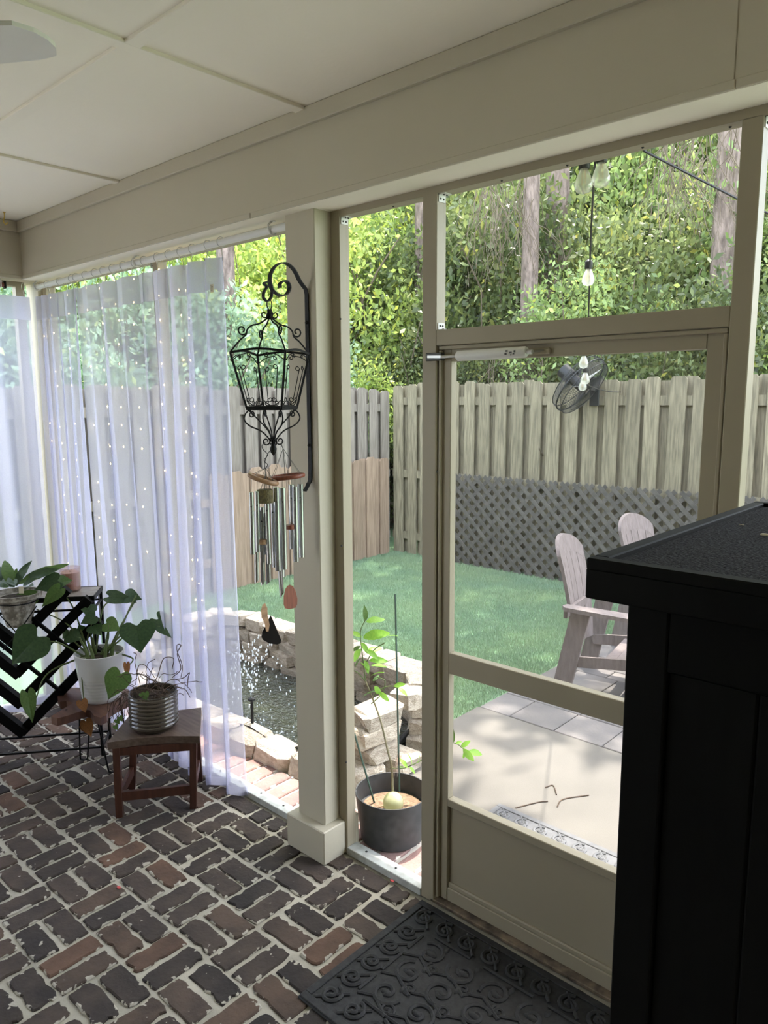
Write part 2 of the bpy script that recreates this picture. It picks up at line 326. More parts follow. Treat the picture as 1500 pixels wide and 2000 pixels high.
# front wall: beam, posts, frame, sill
wf = tag(empty('wall_front'), kind='structure')
MB().bbox((XC, -.154, ZS), (XE, .10, ZC-.002), .003).build('beam', P, wf)
MB().bbox((XC, -.158, ZS-.001), (-2.36, -.14, ZS+.020), .002).build('fascia_strip', P, wf)
MB().bbox((-2.357, -.158, ZS-.001), (-.62, -.14, ZS+.020), .002).build('fascia_strip', P, wf)
MB().bbox((-.618, -.158, ZS-.001), (XE, -.14, ZS+.020), .002).build('fascia_strip', P, wf)
MB().bbox((XC, -.152, ZS-.0025), (XE, YF, ZS+.001), .001).build('soffit_board', MT['ceiling_paint'], wf)
MB().bbox((XC, -.172, ZC-.058), (XE, -.150, ZC-.001), .003).build('crown_board', P, wf)
MB().bbox((-.625, -.1555, ZS+.02), (-.6225, -.15, ZC-.06), .0005).build('board_joint', MT['paint_shaded'], wf)
MB().box((XC-.2, YF, ZB), (XE, YK, ZS+.003)).build('top_plate', FP, wf)
XM0, XM1 = py_(823.2, 1300, YF).x, py_(848.6, 1300, YF).x
XJ0, XJ1 = py_(1426.5, 600, YF).x, py_(1470.5, 562, YF).x
def post(x0, x1):
    MB().bbox((x0, -.10, 0), (x1, .06, ZS+.004), .003).build('post', P, wf)
    MB().bbox((x0-.03, -.142, 0), (x1+.036, .06, .143), .004).build('post_base', P, wf)
    for sx0, sx1 in ((x0-.05, x0), (x1, x1+.047)):
        MB().bbox((sx0, YF, 0), (sx1, YK, ZB+.003), .002).build('stile', FP, wf)
post(-2.228, -2.067)
MB().bbox((-4.66, -.045, 0), (-4.50, .06, ZS+.004), .003).build('post', P, wf)
MB().bbox((-4.50, YF, 0), (-4.455, YK, ZB+.003), .002).build('stile', FP, wf)
MB().bbox((XM0, YF, 0), (XM1, YK, ZB+.003), .002).build('mullion', FP, wf)
MB().bbox((XJ0, YF, 0), (XJ1, YK, ZB+.003), .002).build('mullion', FP, wf)
xm = py_(302, 520, YF).x
MB().bbox((xm-.025, YF+.002, 0), (xm+.025, YK, ZB+.003), .002).build('mullion', FP, wf)
MB().bbox((1.0, -.10, 0), (1.16, .06, ZS+.004), .003).build('post', P, wf)
ZH1, ZH0 = py_(850, 644.7, YF).z, py_(849.5, 675.5, YF).z
MB().bbox((XM1, YF, ZH0), (XJ0, YK, ZH1), .002).build('header_rail', FP, wf)
for x0, x1 in ((-4.46, -2.278), (-2.02, XM0), (XJ1, 1.0)):
    sl_ = MB().bbox((x0, YF-.004, 0), (x1, YK+.004, .031), .002).build('sill', MT['sill_metal'], wf)
    for k in range(int((x1-x0)/.16)):
        MB().lathe([(.005, 0), (.005, .002), (.002, .004)], 8, (x0+.08+k*.16, .008, .031)).build('screw', MT['dark_screw'], sl_)
# corner brackets with screws
def bracket(x, z, sz):
    m = MB().box((x, -.012, z), (x+.012, .022, z+.002*sz)).box((x, -.012, z), (x+.0025, .022, z-.024*sz)).box((x, -.012, z-.0025*sz), (x+.028, .022, z))
    b = m.build('corner_bracket', MT['white_metal'], wf)
    s = MB()
    for yy in (-.003, .012):
        s.sphere((x+.0025, yy, z-.014*sz), .0035, 8, 4); s.sphere((x+.016, yy, z-.0025*sz), .0035, 8, 4)
    s.build('screws', MT['dark_screw'], b)
for (bx, bz, s_) in ((-2.0195, ZB, 1), (XM1, ZB, 1), (XM1, ZH1, -1), (XJ1, ZB, 1), (xm-.053, ZB, 1)): bracket(bx, bz, s_)
for (sx, sy) in ((665, 623), (667, 1066), (854, 921), (676, 1489)):
    q = px_(sx, sy, -2.02) if sx < 800 else py_(sx, sy, YF)
    MB().sphere(q, .004, 8, 5).build('screw', MT['dark_screw'], wf)
for k in range(7): MB().sphere((-2.0+k*.22, .005, ZB), .004, 8, 5).build('screw', MT['dark_screw'], wf)
# insect screen panes
def pane(name, x0, x1, z0, z1, m, parent, y=.012):
    return MB().add([(x0, y, z0), (x1, y, z0), (x1, y, z1), (x0, y, z1)], [(0, 1, 2, 3)]).build(name, m, parent)
w1 = tag(pane('window_1', -4.46, xm-.02, .03, ZB, SCREEN, None), kind='structure')
w2 = tag(pane('window_2', xm+.02, -2.27, .03, ZB, SCREEN, None), kind='structure')
w3 = tag(pane('window_3', -2.022, XM0, .03, ZB, SCREEN, None), kind='structure')
w4 = tag(pane('window_4', XM1, XJ0, ZH1, ZB, SCREEN, None), kind='structure')
w5 = tag(pane('window_5', XJ1, 1.0, .03, ZB, SCREEN, None), kind='structure')
# left wall
wl_ = tag(empty('wall_left'), kind='structure')
MB().bbox((XC-.25, -5.1, ZS), (XC, .10, ZC-.002), .003).build('beam', P, wl_)
MB().bbox((XC-.014, -5.1, ZS-.001), (XC+.004, -.156, ZS+.02), .002).build('fascia_strip', P, wl_)
MB().bbox((XC-.004, -5.1, ZC-.058), (XC+.018, -.172, ZC-.001), .003).build('crown_board', P, wl_)
MB().box((-4.60, -5.1, ZB), (-4.55, -.1, ZS+.003)).build('top_plate', FP, wl_)
MB().bbox((-4.604, -5.1, 0), (-4.546, -.1, .031), .002).build('sill', MT['sill_metal'], wl_)
MB().bbox((-4.66, -1.9, 0), (-4.50, -1.74, ZS+.004), .003).build('post', P, wl_)
MB().bbox((-4.60, -.15, 0), (-4.55, -.10, ZB+.003), .002).build('stile', FP, wl_)
tag(MB().add([(-4.575, -5, .03), (-4.575, -.12, .03), (-4.575, -.12, ZB), (-4.575, -5, ZB)], [(0, 1, 2, 3)]).build('window_6', SCREEN), kind='structure')
# ------------------------------------------------------------------ door
door = tag(empty('door_1'), kind='structure')
DY0, DY1 = .0, .032
dx0, dx1 = XM1+.004, XJ0-.004
zm1, zm0 = py_(877, 1275.7, DY0).z, py_(877, 1316, DY0).z
zl1 = py_(876, 1561, DY0).z; xs0 = py_(876.5, 1300, DY0).x; xs1 = py_(1376, 758, DY0).x; zt = py_(1300, 685.5, DY0).z
MB().bbox((dx0, DY0, .022), (xs0, DY1, ZH0-.004), .002).build('door_stile', FP, door)
MB().bbox((xs1, DY0, .022), (dx1, DY1, ZH0-.004), .002).build('door_stile', FP, door)
MB().bbox((xs0, DY0, zt), (xs1, DY1, ZH0-.004), .002).build('top_rail', FP, door)
MB().bbox((dx0+.001, DY0-.012, ZH0-.014), (dx1-.001, DY0+.004, ZH0-.001), .002).build('door_stop', FP, door)
MB().bbox((dx0+.0005, DY0-.012, .024), (dx0+.011, DY0+.004, ZH0-.015), .002).build('door_stop', FP, door)
MB().bbox((dx1-.011, DY0-.012, .024), (dx1-.0005, DY0+.004, ZH0-.015), .002).build('door_stop', FP, door)
MB().bbox((xs0, DY0, zm0), (xs1, DY1, zm1), .002).build('middle_rail', FP, door)
MB().bbox((xs0, DY0-.002, zl1-.028), (xs1, DY1, zl1), .002).build('kick_rail', FP, door)
MB().bbox((xs0, DY0+.014, .09), (xs1, DY0+.020, zl1-.02), .001).build('kick_panel', FP, door)
MB().bbox((xs0, DY0, .022), (xs1, DY1, .075), .003).build('bottom_rail', FP, door)
MB().bbox((xs0, DY0+.004, .073), (xs1, DY1-.004, .094), .004).build('panel_bead', FP, door)
pane('screen', xs0-.004, xs1+.004, zm1-.004, zt+.004, DSCREEN, door, .02)
pane('screen', xs0-.004, xs1+.004, zl1-.004, zm0+.004, DSCREEN, door, .02)
MB().bbox((dx0-.02, -.02, 0), (dx1+.02, .05, .014), .003).build('threshold', MT['threshold'], door)
# closer
yc = -.045
cl = empty('door_closer', (0, 0, 0), 0, door)
a, b = py_(893, 695.5, yc), py_(1029, 687, yc)
MB().tube([a, a+(b-a)*.02, a+(b-a)*.98, b], [.012, .0165, .0165, .013], 18).build('cylinder', MT['white_metal'], cl, 50)
tube_dir = (b-a).normalized()
MB().tube([py_(862, 697, yc), a], .005, 8).build('rod', MT['steel'], cl)
br = MB().bbox(py_(833, 690, -.026)-Vector((0, .006, 0)), py_(866, 704, -.02)+Vector((0, .008, 0)), .002)
br.build('jamb_plate', MT['dark_screw'], cl)
MB().bar(py_(836, 697, -.036), py_(870, 697, -.044), .008, .008).build('jamb_arm', MT['steel'], cl)
MB().tube([b, py_(1040, 687, yc)], .007, 8).build('valve', MT['steel'], cl)
q0, q1 = py_(1034, 693, -.004), py_(1077, 679, -.001)
MB().bbox((q0.x, -.012, q0.z), (q1.x, 0, q1.z), .003).build('door_plate', MT['paint_shaded'], cl)
MB().bar(py_(1038, 687, -.03), py_(1062, 684, -.014), .010, .006).build('door_arm', MT['steel'], cl)
pm = MB()
for k, (u0, u1, v0, v1) in enumerate(((985, 989, 689, 693), (987, 991, 684, 687), (994, 999, 687, 690), (996, 998, 692, 694), (1003, 1006, 684, 688), (1001, 1004, 690, 692))):
    p0, p1 = py_(u0, v0, yc-.0175), py_(u1, v1, yc-.0175); pm.box((p0.x, yc-.0172, p0.z), (p1.x, yc-.0163, p1.z))
pm.build('print_mark', MT['print'], cl)
# ------------------------------------------------------------------ floor
fl = struct('floor', MB().box((XC-.22, -5.2, -.08), (XE, .045, -.004)), MT['mortar'])
def brick_mesh(L, W, H, seed, m, jit=.004):
    r_ = random.Random(seed); out = []
    nx, ny = 7, 4
    for k in range(nx): out.append((-L/2+L*k/nx, -W/2))
    for k in range(ny): out.append((L/2, -W/2+W*k/ny))
    for k in range(nx): out.append((L/2-L*k/nx, W/2))
    for k in range(ny): out.append((-L/2, W/2-W*k/ny))
    o2 = []
    for i, (x, y) in enumerate(out):
        cx = abs(abs(x)-L/2) < 1e-6 and abs(abs(y)-W/2) < 1e-6
        j = jit*(1.2 if cx else 1)
        sx, sy = (x*(1-.012) if cx else x), (y*(1-.025) if cx else y)
        if r_.random() < .08: j *= 2.2
        o2.append((sx-math.copysign(abs(r_.gauss(0, j)), x), sy-math.copysign(abs(r_.gauss(0, j)), y)))
    n = len(o2); mb = MB(); e = .004
    vs = [(x, y, -.012) for x, y in o2]+[(x, y, H-e) for x, y in o2]+[(x*(1-2*e/L), y*(1-2*e/W), H+r_.gauss(0, .0006)) for x, y in o2]
    fs = [tuple(range(2*n, 3*n))]
    for t in (0, 1):
        for i in range(n): fs.append((t*n+i, t*n+(i+1) % n, (t+1)*n+(i+1) % n, (t+1)*n+i))
    mb.add(vs, fs); return mb.mesh('brick', m)
BV = [brick_mesh(.194, .0895, .0035, 100+k, MT['brick_dark'], .0035) for k in range(9)]
BS = [brick_mesh(.092, .0895, .0035, 200+k, MT['brick_dark'], .0035) for k in range(3)]
CELL = .2025
spots = []
for i in range(-13, 8):
    for j in range(-7, 4):
        cx, cy = -1.957+(i+.5)*CELL, -.740+(j+.5)*CELL
        for s in (-.25, .25):
            if (i+j) % 2 == 0: x, y, rot = cx+s*CELL, cy, PI/2
            else: x, y, rot = cx, cy+s*CELL, 0
            if j == 3:
                if rot == 0:
                    if s > 0: continue
                    half = False
                else: y -= .25*CELL; half = True
            else: half = False
            q = MR @ (np.array([x, y, 0])-CAM)
            vis = q[2] > 0 and -60 < 750+F*q[0]/q[2] < 1220 and 1000+F*q[1]/q[2] < 2080 and x > -4.6
            if vis and -1.58 < x < -.9 and -.60 < y < -.06: vis = False     # beneath the mat
            spots.append((vis, float(q[2]), x, y, rot, half))
spots.sort(key=lambda s: (not s[0], s[1]))
rest = MB(); nb = 0
for vis, d, x, y, rot, half in spots:
    loc = (x+random.gauss(0, .003), y+random.gauss(0, .003), random.uniform(-.001, .0015)); r3 = (random.gauss(0, .006), random.gauss(0, .006), rot+random.gauss(0, .02)+(PI if random.random() < .5 else 0))
    me = random.choice(BS if half else BV)
    if vis and nb < 300:
        link_mesh('brick', me, fl, loc, r3); nb += 1
    elif x > -4.6:
        M4 = Matrix.Translation(loc) @ Matrix.Rotation(r3[2], 4, 'Z'); rest.add([M4 @ v.co for v in me.vertices], [tuple(p.vertices) for p in me.polygons])
rest.build('brick_field', MT['brick_dark'], fl, kind='stuff')
# ================================================================== GROUND
gz = -.05
ground = struct('ground', MB().box((-45, -45, -.4), (45, 60, gz-.03)), MT['turf_soil'])
# added unseen pale court on the far sides of the porch, bouncing light to the ceiling
bounce_ground = struct('bounce_ground', MB().box((-12, -26, gz-.03), (16, -5.2, gz-.005)).box((XE, -5.2, gz-.03), (16, .04, gz-.005)).box((-6.1, -5.2, gz-.03), (XC-.23, -1.1, gz-.005)), MT['bounce_concrete'])
slab = struct('patio_slab', MB().box((-2.55, .045, gz-.06), (3.4, 1.655, gz)), MT['concrete'])
strip = struct('brick_border', MB().box((-4.66, .045, gz-.05), (-1.60, .262, -.014)), MT['mortar_out'])
BO = [brick_mesh(.196, .088, .006, 300+k, MT['brick_sunny'], .0025) for k in range(6)]
for k in range(29):
    x = -4.60+k*.104
    link_mesh('brick', random.choice(BO), strip, (x, .152, -.010), (0, 0, PI/2+random.gauss(0, .03)))
pav = struct('patio_pavers', MB().box((-2.55, 1.655, gz-.06), (3.4, 4.2, gz-.012)), MT['mortar'])
PVM = {}
x = 0; y = 1.662; row = 0
while y < 4.1:
    d = (.30, .15, .22)[row % 3]; x = -2.55+(.12 if row % 2 else 0)
    if row % 2: PVM.setdefault((.12, d), None)
    first = True; x = -2.55
    while x < 1.6:
        w = (.16 if (first and row % 2) else random.choice((.22, .30, .37))); first = False
        if (w, d) not in PVM or PVM[(w, d)] is None:
            PVM[(w, d)] = MB().bbox((0, 0, -.05), (w-.006, d-.006, 0), .004).mesh('paver', MT['paver'])
        link_mesh('paver', PVM[(w, d)], pav, (x+.003, y+.003, gz+random.uniform(-.002, .002))); x += w
    y += d; row += 1
# turf: real blades
def in_pond(x, y): return ((x+3.5)/1.22)**4+((y-.78)/.62)**4 < 1
lawn_base = tag(MB().box((-6.4, .262, gz-.03), (-2.55, 5.2, gz-.012)).box((-2.55, 4.2, gz-.03), (4, 5.2, gz-.012)).build('lawn', MT['turf_soil']), kind='structure')
NB = 330000
gx = rng.uniform(-6.3, -2.0, NB); gy = rng.uniform(.27, 5.1, NB)
ok = ~((gx > -2.56) & (gy < 4.2)) & ~((((gx+3.5)/1.2)**4+((gy-.78)/.6)**4) < 1)
gx, gy = gx[ok], gy[ok]; n = len(gx)
ang = rng.uniform(0, 2*PI, n); h = rng.uniform(.016, .034, n); w = rng.uniform(.0022, .004, n); lean = rng.uniform(0, .02, n); la = rng.uniform(0, 2*PI, n)
V = np.zeros((n, 3, 3)); V[:, 0, 0] = gx-np.cos(ang)*w; V[:, 0, 1] = gy-np.sin(ang)*w; V[:, 0, 2] = gz-.013
V[:, 1, 0] = gx+np.cos(ang)*w; V[:, 1, 1] = gy+np.sin(ang)*w; V[:, 1, 2] = gz-.013
V[:, 2, 0] = gx+np.cos(la)*lean; V[:, 2, 1] = gy+np.sin(la)*lean; V[:, 2, 2] = gz-.013+h
def tri_mesh(name, V, m, k=3):
    n = len(V); me = bpy.data.meshes.new(name); me.vertices.add(n*k); me.vertices.foreach_set('co', V.reshape(-1).astype(np.float32))
    me.loops.add(n*k); me.loops.foreach_set('vertex_index', np.arange(n*k, dtype=np.int32)); me.polygons.add(n)
    me.polygons.foreach_set('loop_start', np.arange(0, n*k, k, dtype=np.int32)); me.polygons.foreach_set('loop_total', np.full(n, k, dtype=np.int32))
    me.update(calc_edges=True); me.materials.append(m); return me
tag(link_mesh('grass_blades', tri_mesh('grass_blades', V, MT['turf']), lawn_base), kind='stuff')
# ================================================================== FENCES
def board_mesh(w, h, t, m, ear=.025):
    o = [(-w/2, 0), (w/2, 0), (w/2, h-ear), (w/2-ear, h), (-w/2+ear, h), (-w/2, h-ear)]
    mb = MB(); n = len(o)
    mb.add([(x, 0, z) for x, z in o]+[(x, t, z) for x, z in o], [tuple(range(n)), tuple(range(2*n-1, n-1, -1))]+[(i, n+i, n+(i+1) % n, (i+1) % n) for i in range(n)])
    return mb.mesh('board', m)
fr = thing('wood_fence', 'weathered grey-green board fence with dark lattice leaning along its foot', 'fence', (-6.2, 4.95, gz))
BF = [board_mesh(w, hh, .018, MT['fence_wood']) for w in (.135, .142, .15) for hh in (2.06, 2.075, 2.095)]
X0 = -6.09
for k in range(40):
    x = X0+k*.2125-0*.01
    link_mesh('board', random.choice(BF), fr, (x+6.2+random.gauss(0, .006), -.017, 0), (0, random.gauss(0, .006), 0))
    link_mesh('board', random.choice(BF), fr, (x+6.2+.106+random.gauss(0, .008), .04, 0), (0, random.gauss(0, .006), 0))
for z in (.22, .99, 1.875):
    MB().box((0, .001, z-.045), (8.5, .039, z+.045)).build('rail', MT['fence_wood'], fr)
for x in (0, 2.4, 4.8, 7.2): MB().box((x, .06, 0), (x+.09, .15, 1.95)).build('fence_post', MT['fence_wood'], fr)
fl2 = thing('wood_fence', 'pale grey board fence beyond the pond on the sheer curtain side', 'fence', (-6.2, 4.9, gz))
BL = [board_mesh(w, hh, .018, MT['fence_pale']) for w in (.135, .142, .15) for hh in (2.0, 2.02, 2.035)]
for k in range(44):
    y = -.1-k*.205
    link_mesh('board', random.choice(BL), fl2, (.017, y+random.gauss(0, .006), 0), (0, 0, PI/2))
    link_mesh('board', random.choice(BL), fl2, (-.04, y-.1+random.gauss(0, .006), 0), (0, 0, PI/2))
for z in (.22, .99, 1.80): MB().box((-.039, -9, z-.045), (-.001, 0, z+.045)).build('rail', MT['fence_pale'], fl2)
fs_ = thing('short_fence', 'low tan board fence section standing against the pale board fence', 'fence', (-6.15, 4.8, gz))
BT = [board_mesh(.15, hh, .018, MT['fence_tan'], .03) for hh in (1.19, 1.215, 1.23)]
for k in range(11):
    link_mesh('board', random.choice(BT), fs_, (.03, -.07-k*.245+random.gauss(0, .01), 0), (0, 0, PI/2))
    if k < 10: link_mesh('board', random.choice(BT), fs_, (.004, -.19-k*.245, -.03), (0, 0, PI/2))
for z in (.3, .9): MB().box((-.014, -2.7, z-.04), (.003, 0, z+.04)).build('rail', MT['fence_tan'], fs_)
lt = thing('lattice_panel', 'dark weathered diagonal lattice panel along the foot of the fence', 'lattice', (-5.32, 4.885, gz))
LL, LH, st = 4.5, 1.04, .137
for sgn in (1, -1):
    c = -LH-.05
    while c < LL:
        # line x = c + z (sgn=1) or x = c + (LH - z)
        z0, z1 = max(0, -c), min(LH, LL-c)
        if z1-z0 > .05:
            xa, xb = c+z0, c+z1; za, zb = (z0, z1) if sgn > 0 else (LH-z0, LH-z1)
            MB().bar((xa, 0, za), (xb, 0, zb), .006, .040, (0, 1, 0)).xf(Matrix.Translation((0, .004*sgn, 0))) if False else None
            p, q = Vector((xa, .0045*sgn, za)), Vector((xb, .0045*sgn, zb))
            d = (q-p).normalized(); nn = Vector((0, 1, 0)); sd = d.cross(nn)
            m = MB(); a_, b_ = sd*.021, nn*.0035
            m.add([p-a_-b_, p+a_-b_, p+a_+b_, p-a_+b_, q-a_-b_, q+a_-b_, q+a_+b_, q-a_+b_], [(0,3,2,1),(4,5,6,7),(0,1,5,4),(1,2,6,5),(2,3,7,6),(3,0,4,7)])
            m.build('slat', MT['lattice_wood'], lt)
        c += st
# ================================================================== POND
def stone_mesh(seed):
    r_ = random.Random(seed); bm = bmesh.new(); bmesh.ops.create_cube(bm, size=1)
    bmesh.ops.bevel(bm, geom=bm.edges[:], offset=.14, segments=1, affect='EDGES')
    for v in bm.verts: v.co += Vector((r_.gauss(0, .035), r_.gauss(0, .045), r_.gauss(0, .045)))
    me = bpy.data.meshes.new('stone'); bm.to_mesh(me); bm.free(); me.materials.append(MT['stone']); return me
SM = [stone_mesh(k) for k in range(8)]
pond = thing('garden_pond', 'small garden pond ringed by stacked pale tan stones', 'pond', (-3.5, .78, gz))
def ring_pt(t, k=1):     # superellipse outline of the pond wall, centre line
    a = 2*PI*t; c, s = math.cos(a), math.sin(a); e = .5
    return Vector((1.08*k*math.copysign(abs(c)**e, c), .47*k*math.copysign(abs(s)**e, s), 0))
ringpts = [ring_pt(i/400) for i in range(401)]
cum = [0]
for i in range(400): cum.append(cum[-1]+(ringpts[i+1]-ringpts[i]).length)
def along(s):
    s %= cum[-1]
    for i in range(400):
        if cum[i+1] >= s:
            f = (s-cum[i])/(cum[i+1]-cum[i]+1e-9); return ringpts[i].lerp(ringpts[i+1], f), (ringpts[i+1]-ringpts[i]).normalized()
    return ringpts[0], Vector((0, 1, 0))
for course in range(4):
    s = random.uniform(0, .2)
    while s < cum[-1]-.12:
        L_ = random.uniform(.17, .30); p, t = along(s+L_/2)
        near = p.y < -.30                       # the side towards the porch is one course of cap stones
        if near and course > 0: s += L_; continue
        hh = random.uniform(.085, .105); z = .02+course*.092+hh/2-.02
        if near: z = hh/2+.03; hh = .12
        out = Vector((t.y, -t.x, 0)); jit = random.gauss(0, .012)-(.012*course)
        o = link_mesh('stone', random.choice(SM), pond, p+out*jit+Vector((0, 0, z)), (random.gauss(0, .05), random.gauss(0, .05), math.atan2(t.y, t.x)+random.gauss(0, .06)), (L_*.98, random.uniform(.15, .2), hh*1.02))
        s += L_
wt = MB(); n = 48; o_ = [ring_pt(i/n, .93)*1 for i in range(n)]
wt.prism([(p.x, p.y) for p in o_], -.02, .045); wt.build('water', MT['pond_water'], pond)
li = MB()
for i in range(n):
    p0, p1 = ring_pt(i/n, .955), ring_pt((i+1)/n, .955); q0, q1 = ring_pt(i/n, .91), ring_pt((i+1)/n, .91)
    li.add([(p0.x, p0.y, .12+.03*math.sin(i*1.9)), (p1.x, p1.y, .12+.03*math.sin((i+1)*1.9)), (q1.x, q1.y, .03), (q0.x, q0.y, .03)], [(0, 1, 2, 3)])
li.build('liner', MT['liner'], pond, 60)
fp = pz(494, 1440, .0)
fo = thing('pond_fountain', 'small black fountain spout spraying water in the pond', 'fountain', (fp.x, fp.y, gz+.04))
hh = px_(494, 1366, fp.x).z-(gz+.04)
MB().tube([(0, 0, -.03), (0, 0, hh)], .008, 8).build('riser', MT['iron'], fo)
MB().lathe([(.004, hh-.012), (.022, hh), (.02, hh+.008), (.006, hh+.014)], 12).build('nozzle', MT['iron'], fo, 40)
dm = MB(); rr = random.Random(3)
for jet in range(22):
    a = rr.uniform(0, 2*PI); v0 = rr.uniform(.6, 1.0); hr = rr.uniform(.03, .20)
    for k in range(12):
        t = (k+rr.random())/12; r_ = hr*t*1.5; z = hh+.01+v0*.34*(1-(2*t-1)**2)-(.28*t*t if t > .5 else 0)
        if z < .01: continue
        dm.sphere((math.cos(a)*r_, math.sin(a)*r_, z), rr.uniform(.002, .0042), 5, 3, (1, 1, 2.2))
for k in range(240):
    a = rr.uniform(0, 2*PI); r_ = abs(rr.gauss(0, .22)); dm.sphere((math.cos(a)*r_*1.5+.1, math.sin(a)*r_*.8, .006), rr.uniform(.003, .007), 5, 3, (1, 1, .5))  # white flecks imitating sun sparkle on the water
dm.build('spray', SPLASH, fo, kind='stuff')
# ================================================================== TREES
def leafmat(n_, c1, c2):
    m = mat(n_, c1, c2, rough=.32, scale=.9, transl=.5, detail=2, orand=.12, spec=.6)
    N = m.node_tree.nodes; L = m.node_tree.links; b = N['Principled BSDF']; tr = next(x for x in N if x.type == 'BSDF_TRANSLUCENT'); src = b.inputs['Base Color'].links[0].from_socket
    g = N.new('ShaderNodeNewGeometry'); rp = N.new('ShaderNodeValToRGB'); L.new(g.outputs['Random Per Island'], rp.inputs[0]); cr = rp.color_ramp
    cr.elements[0].color = (.55, .62, .7, 1); cr.elements[1].color = (1.9, 1.55, 1.0, 1); e = cr.elements.new(.55); e.color = (1, 1.02, 1, 1); e = cr.elements.new(.85); e.color = (1.35, 1.45, 1.6, 1)
    mu = N.new('ShaderNodeMixRGB'); mu.blend_type = 'MULTIPLY'; mu.inputs[0].default_value = 1; L.new(src, mu.inputs[1]); L.new(rp.outputs[0], mu.inputs[2])
    L.new(mu.outputs[0], b.inputs['Base Color']); L.new(mu.outputs[0], tr.inputs[0]); return m
LM = [leafmat('foliage_bright', (.38, .48, .10), (.56, .64, .20)), leafmat('foliage_green', (.19, .275, .085), (.31, .395, .14)), leafmat('foliage_dark', (.10, .135, .05), (.215, .25, .09)), leafmat('foliage_blue', (.28, .40, .24), (.44, .56, .36))]
def cloud(n, rx, ry, rz, size, seed, nclump=60, spread=.3, m=None):
    g = np.random.default_rng(seed); c = g.normal(size=(nclump, 3)); c /= np.linalg.norm(c, axis=1)[:, None]; c *= g.uniform(.45, 1, (nclump, 1))**.6
    ctr = c[g.integers(0, nclump, n)]+g.normal(0, spread, (n, 3))*.8
    ctr = ctr*np.array([rx, ry, rz])
    d = g.normal(size=(n, 3)); d[:, 2] -= .35; d /= np.linalg.norm(d, axis=1)[:, None]
    u = g.normal(size=(n, 3)); u -= d*(u*d).sum(1)[:, None]; u /= np.linalg.norm(u, axis=1)[:, None]
    s = size*g.uniform(.55, 1.25, n)[:, None]
    V = np.zeros((n, 4, 3)); V[:, 0] = ctr-d*s; V[:, 2] = ctr+d*s; V[:, 1] = ctr+u*s*.5-d*s*.15; V[:, 3] = ctr-u*s*.5-d*s*.15
    return V
def shrub_mesh(kind, m, seed):
    big = {0: (20000, .027), 1: (20000, .028), 2: (18000, .031), 3: (16000, .037)}[kind]
    return tri_mesh('foliage', cloud(big[0], 1, 1, 1, big[1], seed, 120, .13), m, 4)
SH = [shrub_mesh(k % 4, LM[k % 4], 40+k) for k in range(8)]
def branches(seed, n=16, twig=False):
    r_ = random.Random(seed); mb = MB()
    for k in range(n):
        a = r_.uniform(0, 2*PI); el = r_.uniform(.15, 1.3); p = Vector((0, 0, -.95)); pts = [p.copy()]
        d = Vector((math.cos(a)*math.cos(el), math.sin(a)*math.cos(el), math.sin(el)))
        for i in range(6): p = p+d*.3; d = (d+Vector((r_.gauss(0, .16), r_.gauss(0, .16), r_.gauss(0, .12)))).normalized(); pts.append(p.copy())
        mb.tube(pts, [.022-.003*i for i in range(7)], 5)
    return mb.mesh('stems', MT['twig'])
BRM = [branches(k) for k in range(3)]
used = set()
where = ['above the board fence', 'behind the lattice fence', 'beyond the pale fence', 'deeper in the woods']
tone = ['bright yellow-green', 'fresh green', 'dark green', 'blue-green']
ORD = ['leftmost', 'second from the left', 'third from the left', 'fourth from the left', 'fifth from the left', 'sixth from the left', 'seventh from the left', 'eighth from the left', 'seventh from the right', 'sixth from the right', 'fifth from the right', 'fourth from the right', 'third from the right', 'second from the right', 'rightmost']
ROW = ['front row behind the fences', 'second row behind the fences', 'third row in the woods', 'tall back row in the woods']
def shrub(x, y, z, rx, rz, k, grp, ring=0, idx=0):
    r_ = empty('shrub', (x, y, gz)); tag(r_, '%s shrub, %s in the %s' % (tone[k % 4], ORD[idx], ROW[ring]), 'shrub', 'shrubs in the '+ROW[ring])
    rot = random.uniform(0, 6.28)
    link_mesh('foliage', SH[k], r_, (0, 0, z), (0, 0, rot), (rx, rx, rz)); link_mesh('stems', BRM[k % 3], r_, (0, 0, z), (0, 0, rot), (rx*.9, rx*.9, z/.95 if z/.95 < rz*1.6 else rz*1.6))
    return r_
def pol(az, d): a = math.radians(az); return CAM[0]+math.sin(a)*d, CAM[1]+math.cos(a)*d
def clear(x, y, m): return (x < -6.3-m) or (y > 5.05+m)
rs = random.Random(21)
for ai, az in enumerate(range(-76, -5, 5)):
    for ring, (base, rx, rz) in enumerate(((1.0, 1.15, 1.35), (3.2, 1.7, 2.1), (6.5, 2.4, 3.2), (11, 3.4, 4.6))):
        a = az+rs.uniform(-2, 2)+(2.5 if ring % 2 else 0)
        d = 5
        while not clear(*pol(a, d), .25): d += .1
        d += base+rs.uniform(-.4, .6); x, y = pol(a, d)
        while not clear(x, y, rx*1.32): d += .1; x, y = pol(a, d)
        k = (rs.choice((0, 3, 0, 7, 4, 4)) if a < -44 else rs.choice((2, 6, 6, 2, 1, 2))) if ring < 3 else rs.choice((1, 2, 6))
        s = rs.uniform(.85, 1.15)
        zc = {0: rs.uniform(1.35, 1.9), 1: rs.uniform(2.0, 3.2), 2: rs.uniform(2.8, 4.6), 3: rs.uniform(3.8, 6)}[ring]
        grp = ('beyond the pale fence' if x < -6.3 and y < 5 else 'behind the lattice fence') if ring < 2 else 'deeper in the woods'
        shrub(x, y, zc, rx*s, rz*s, k, grp, ring, ai)
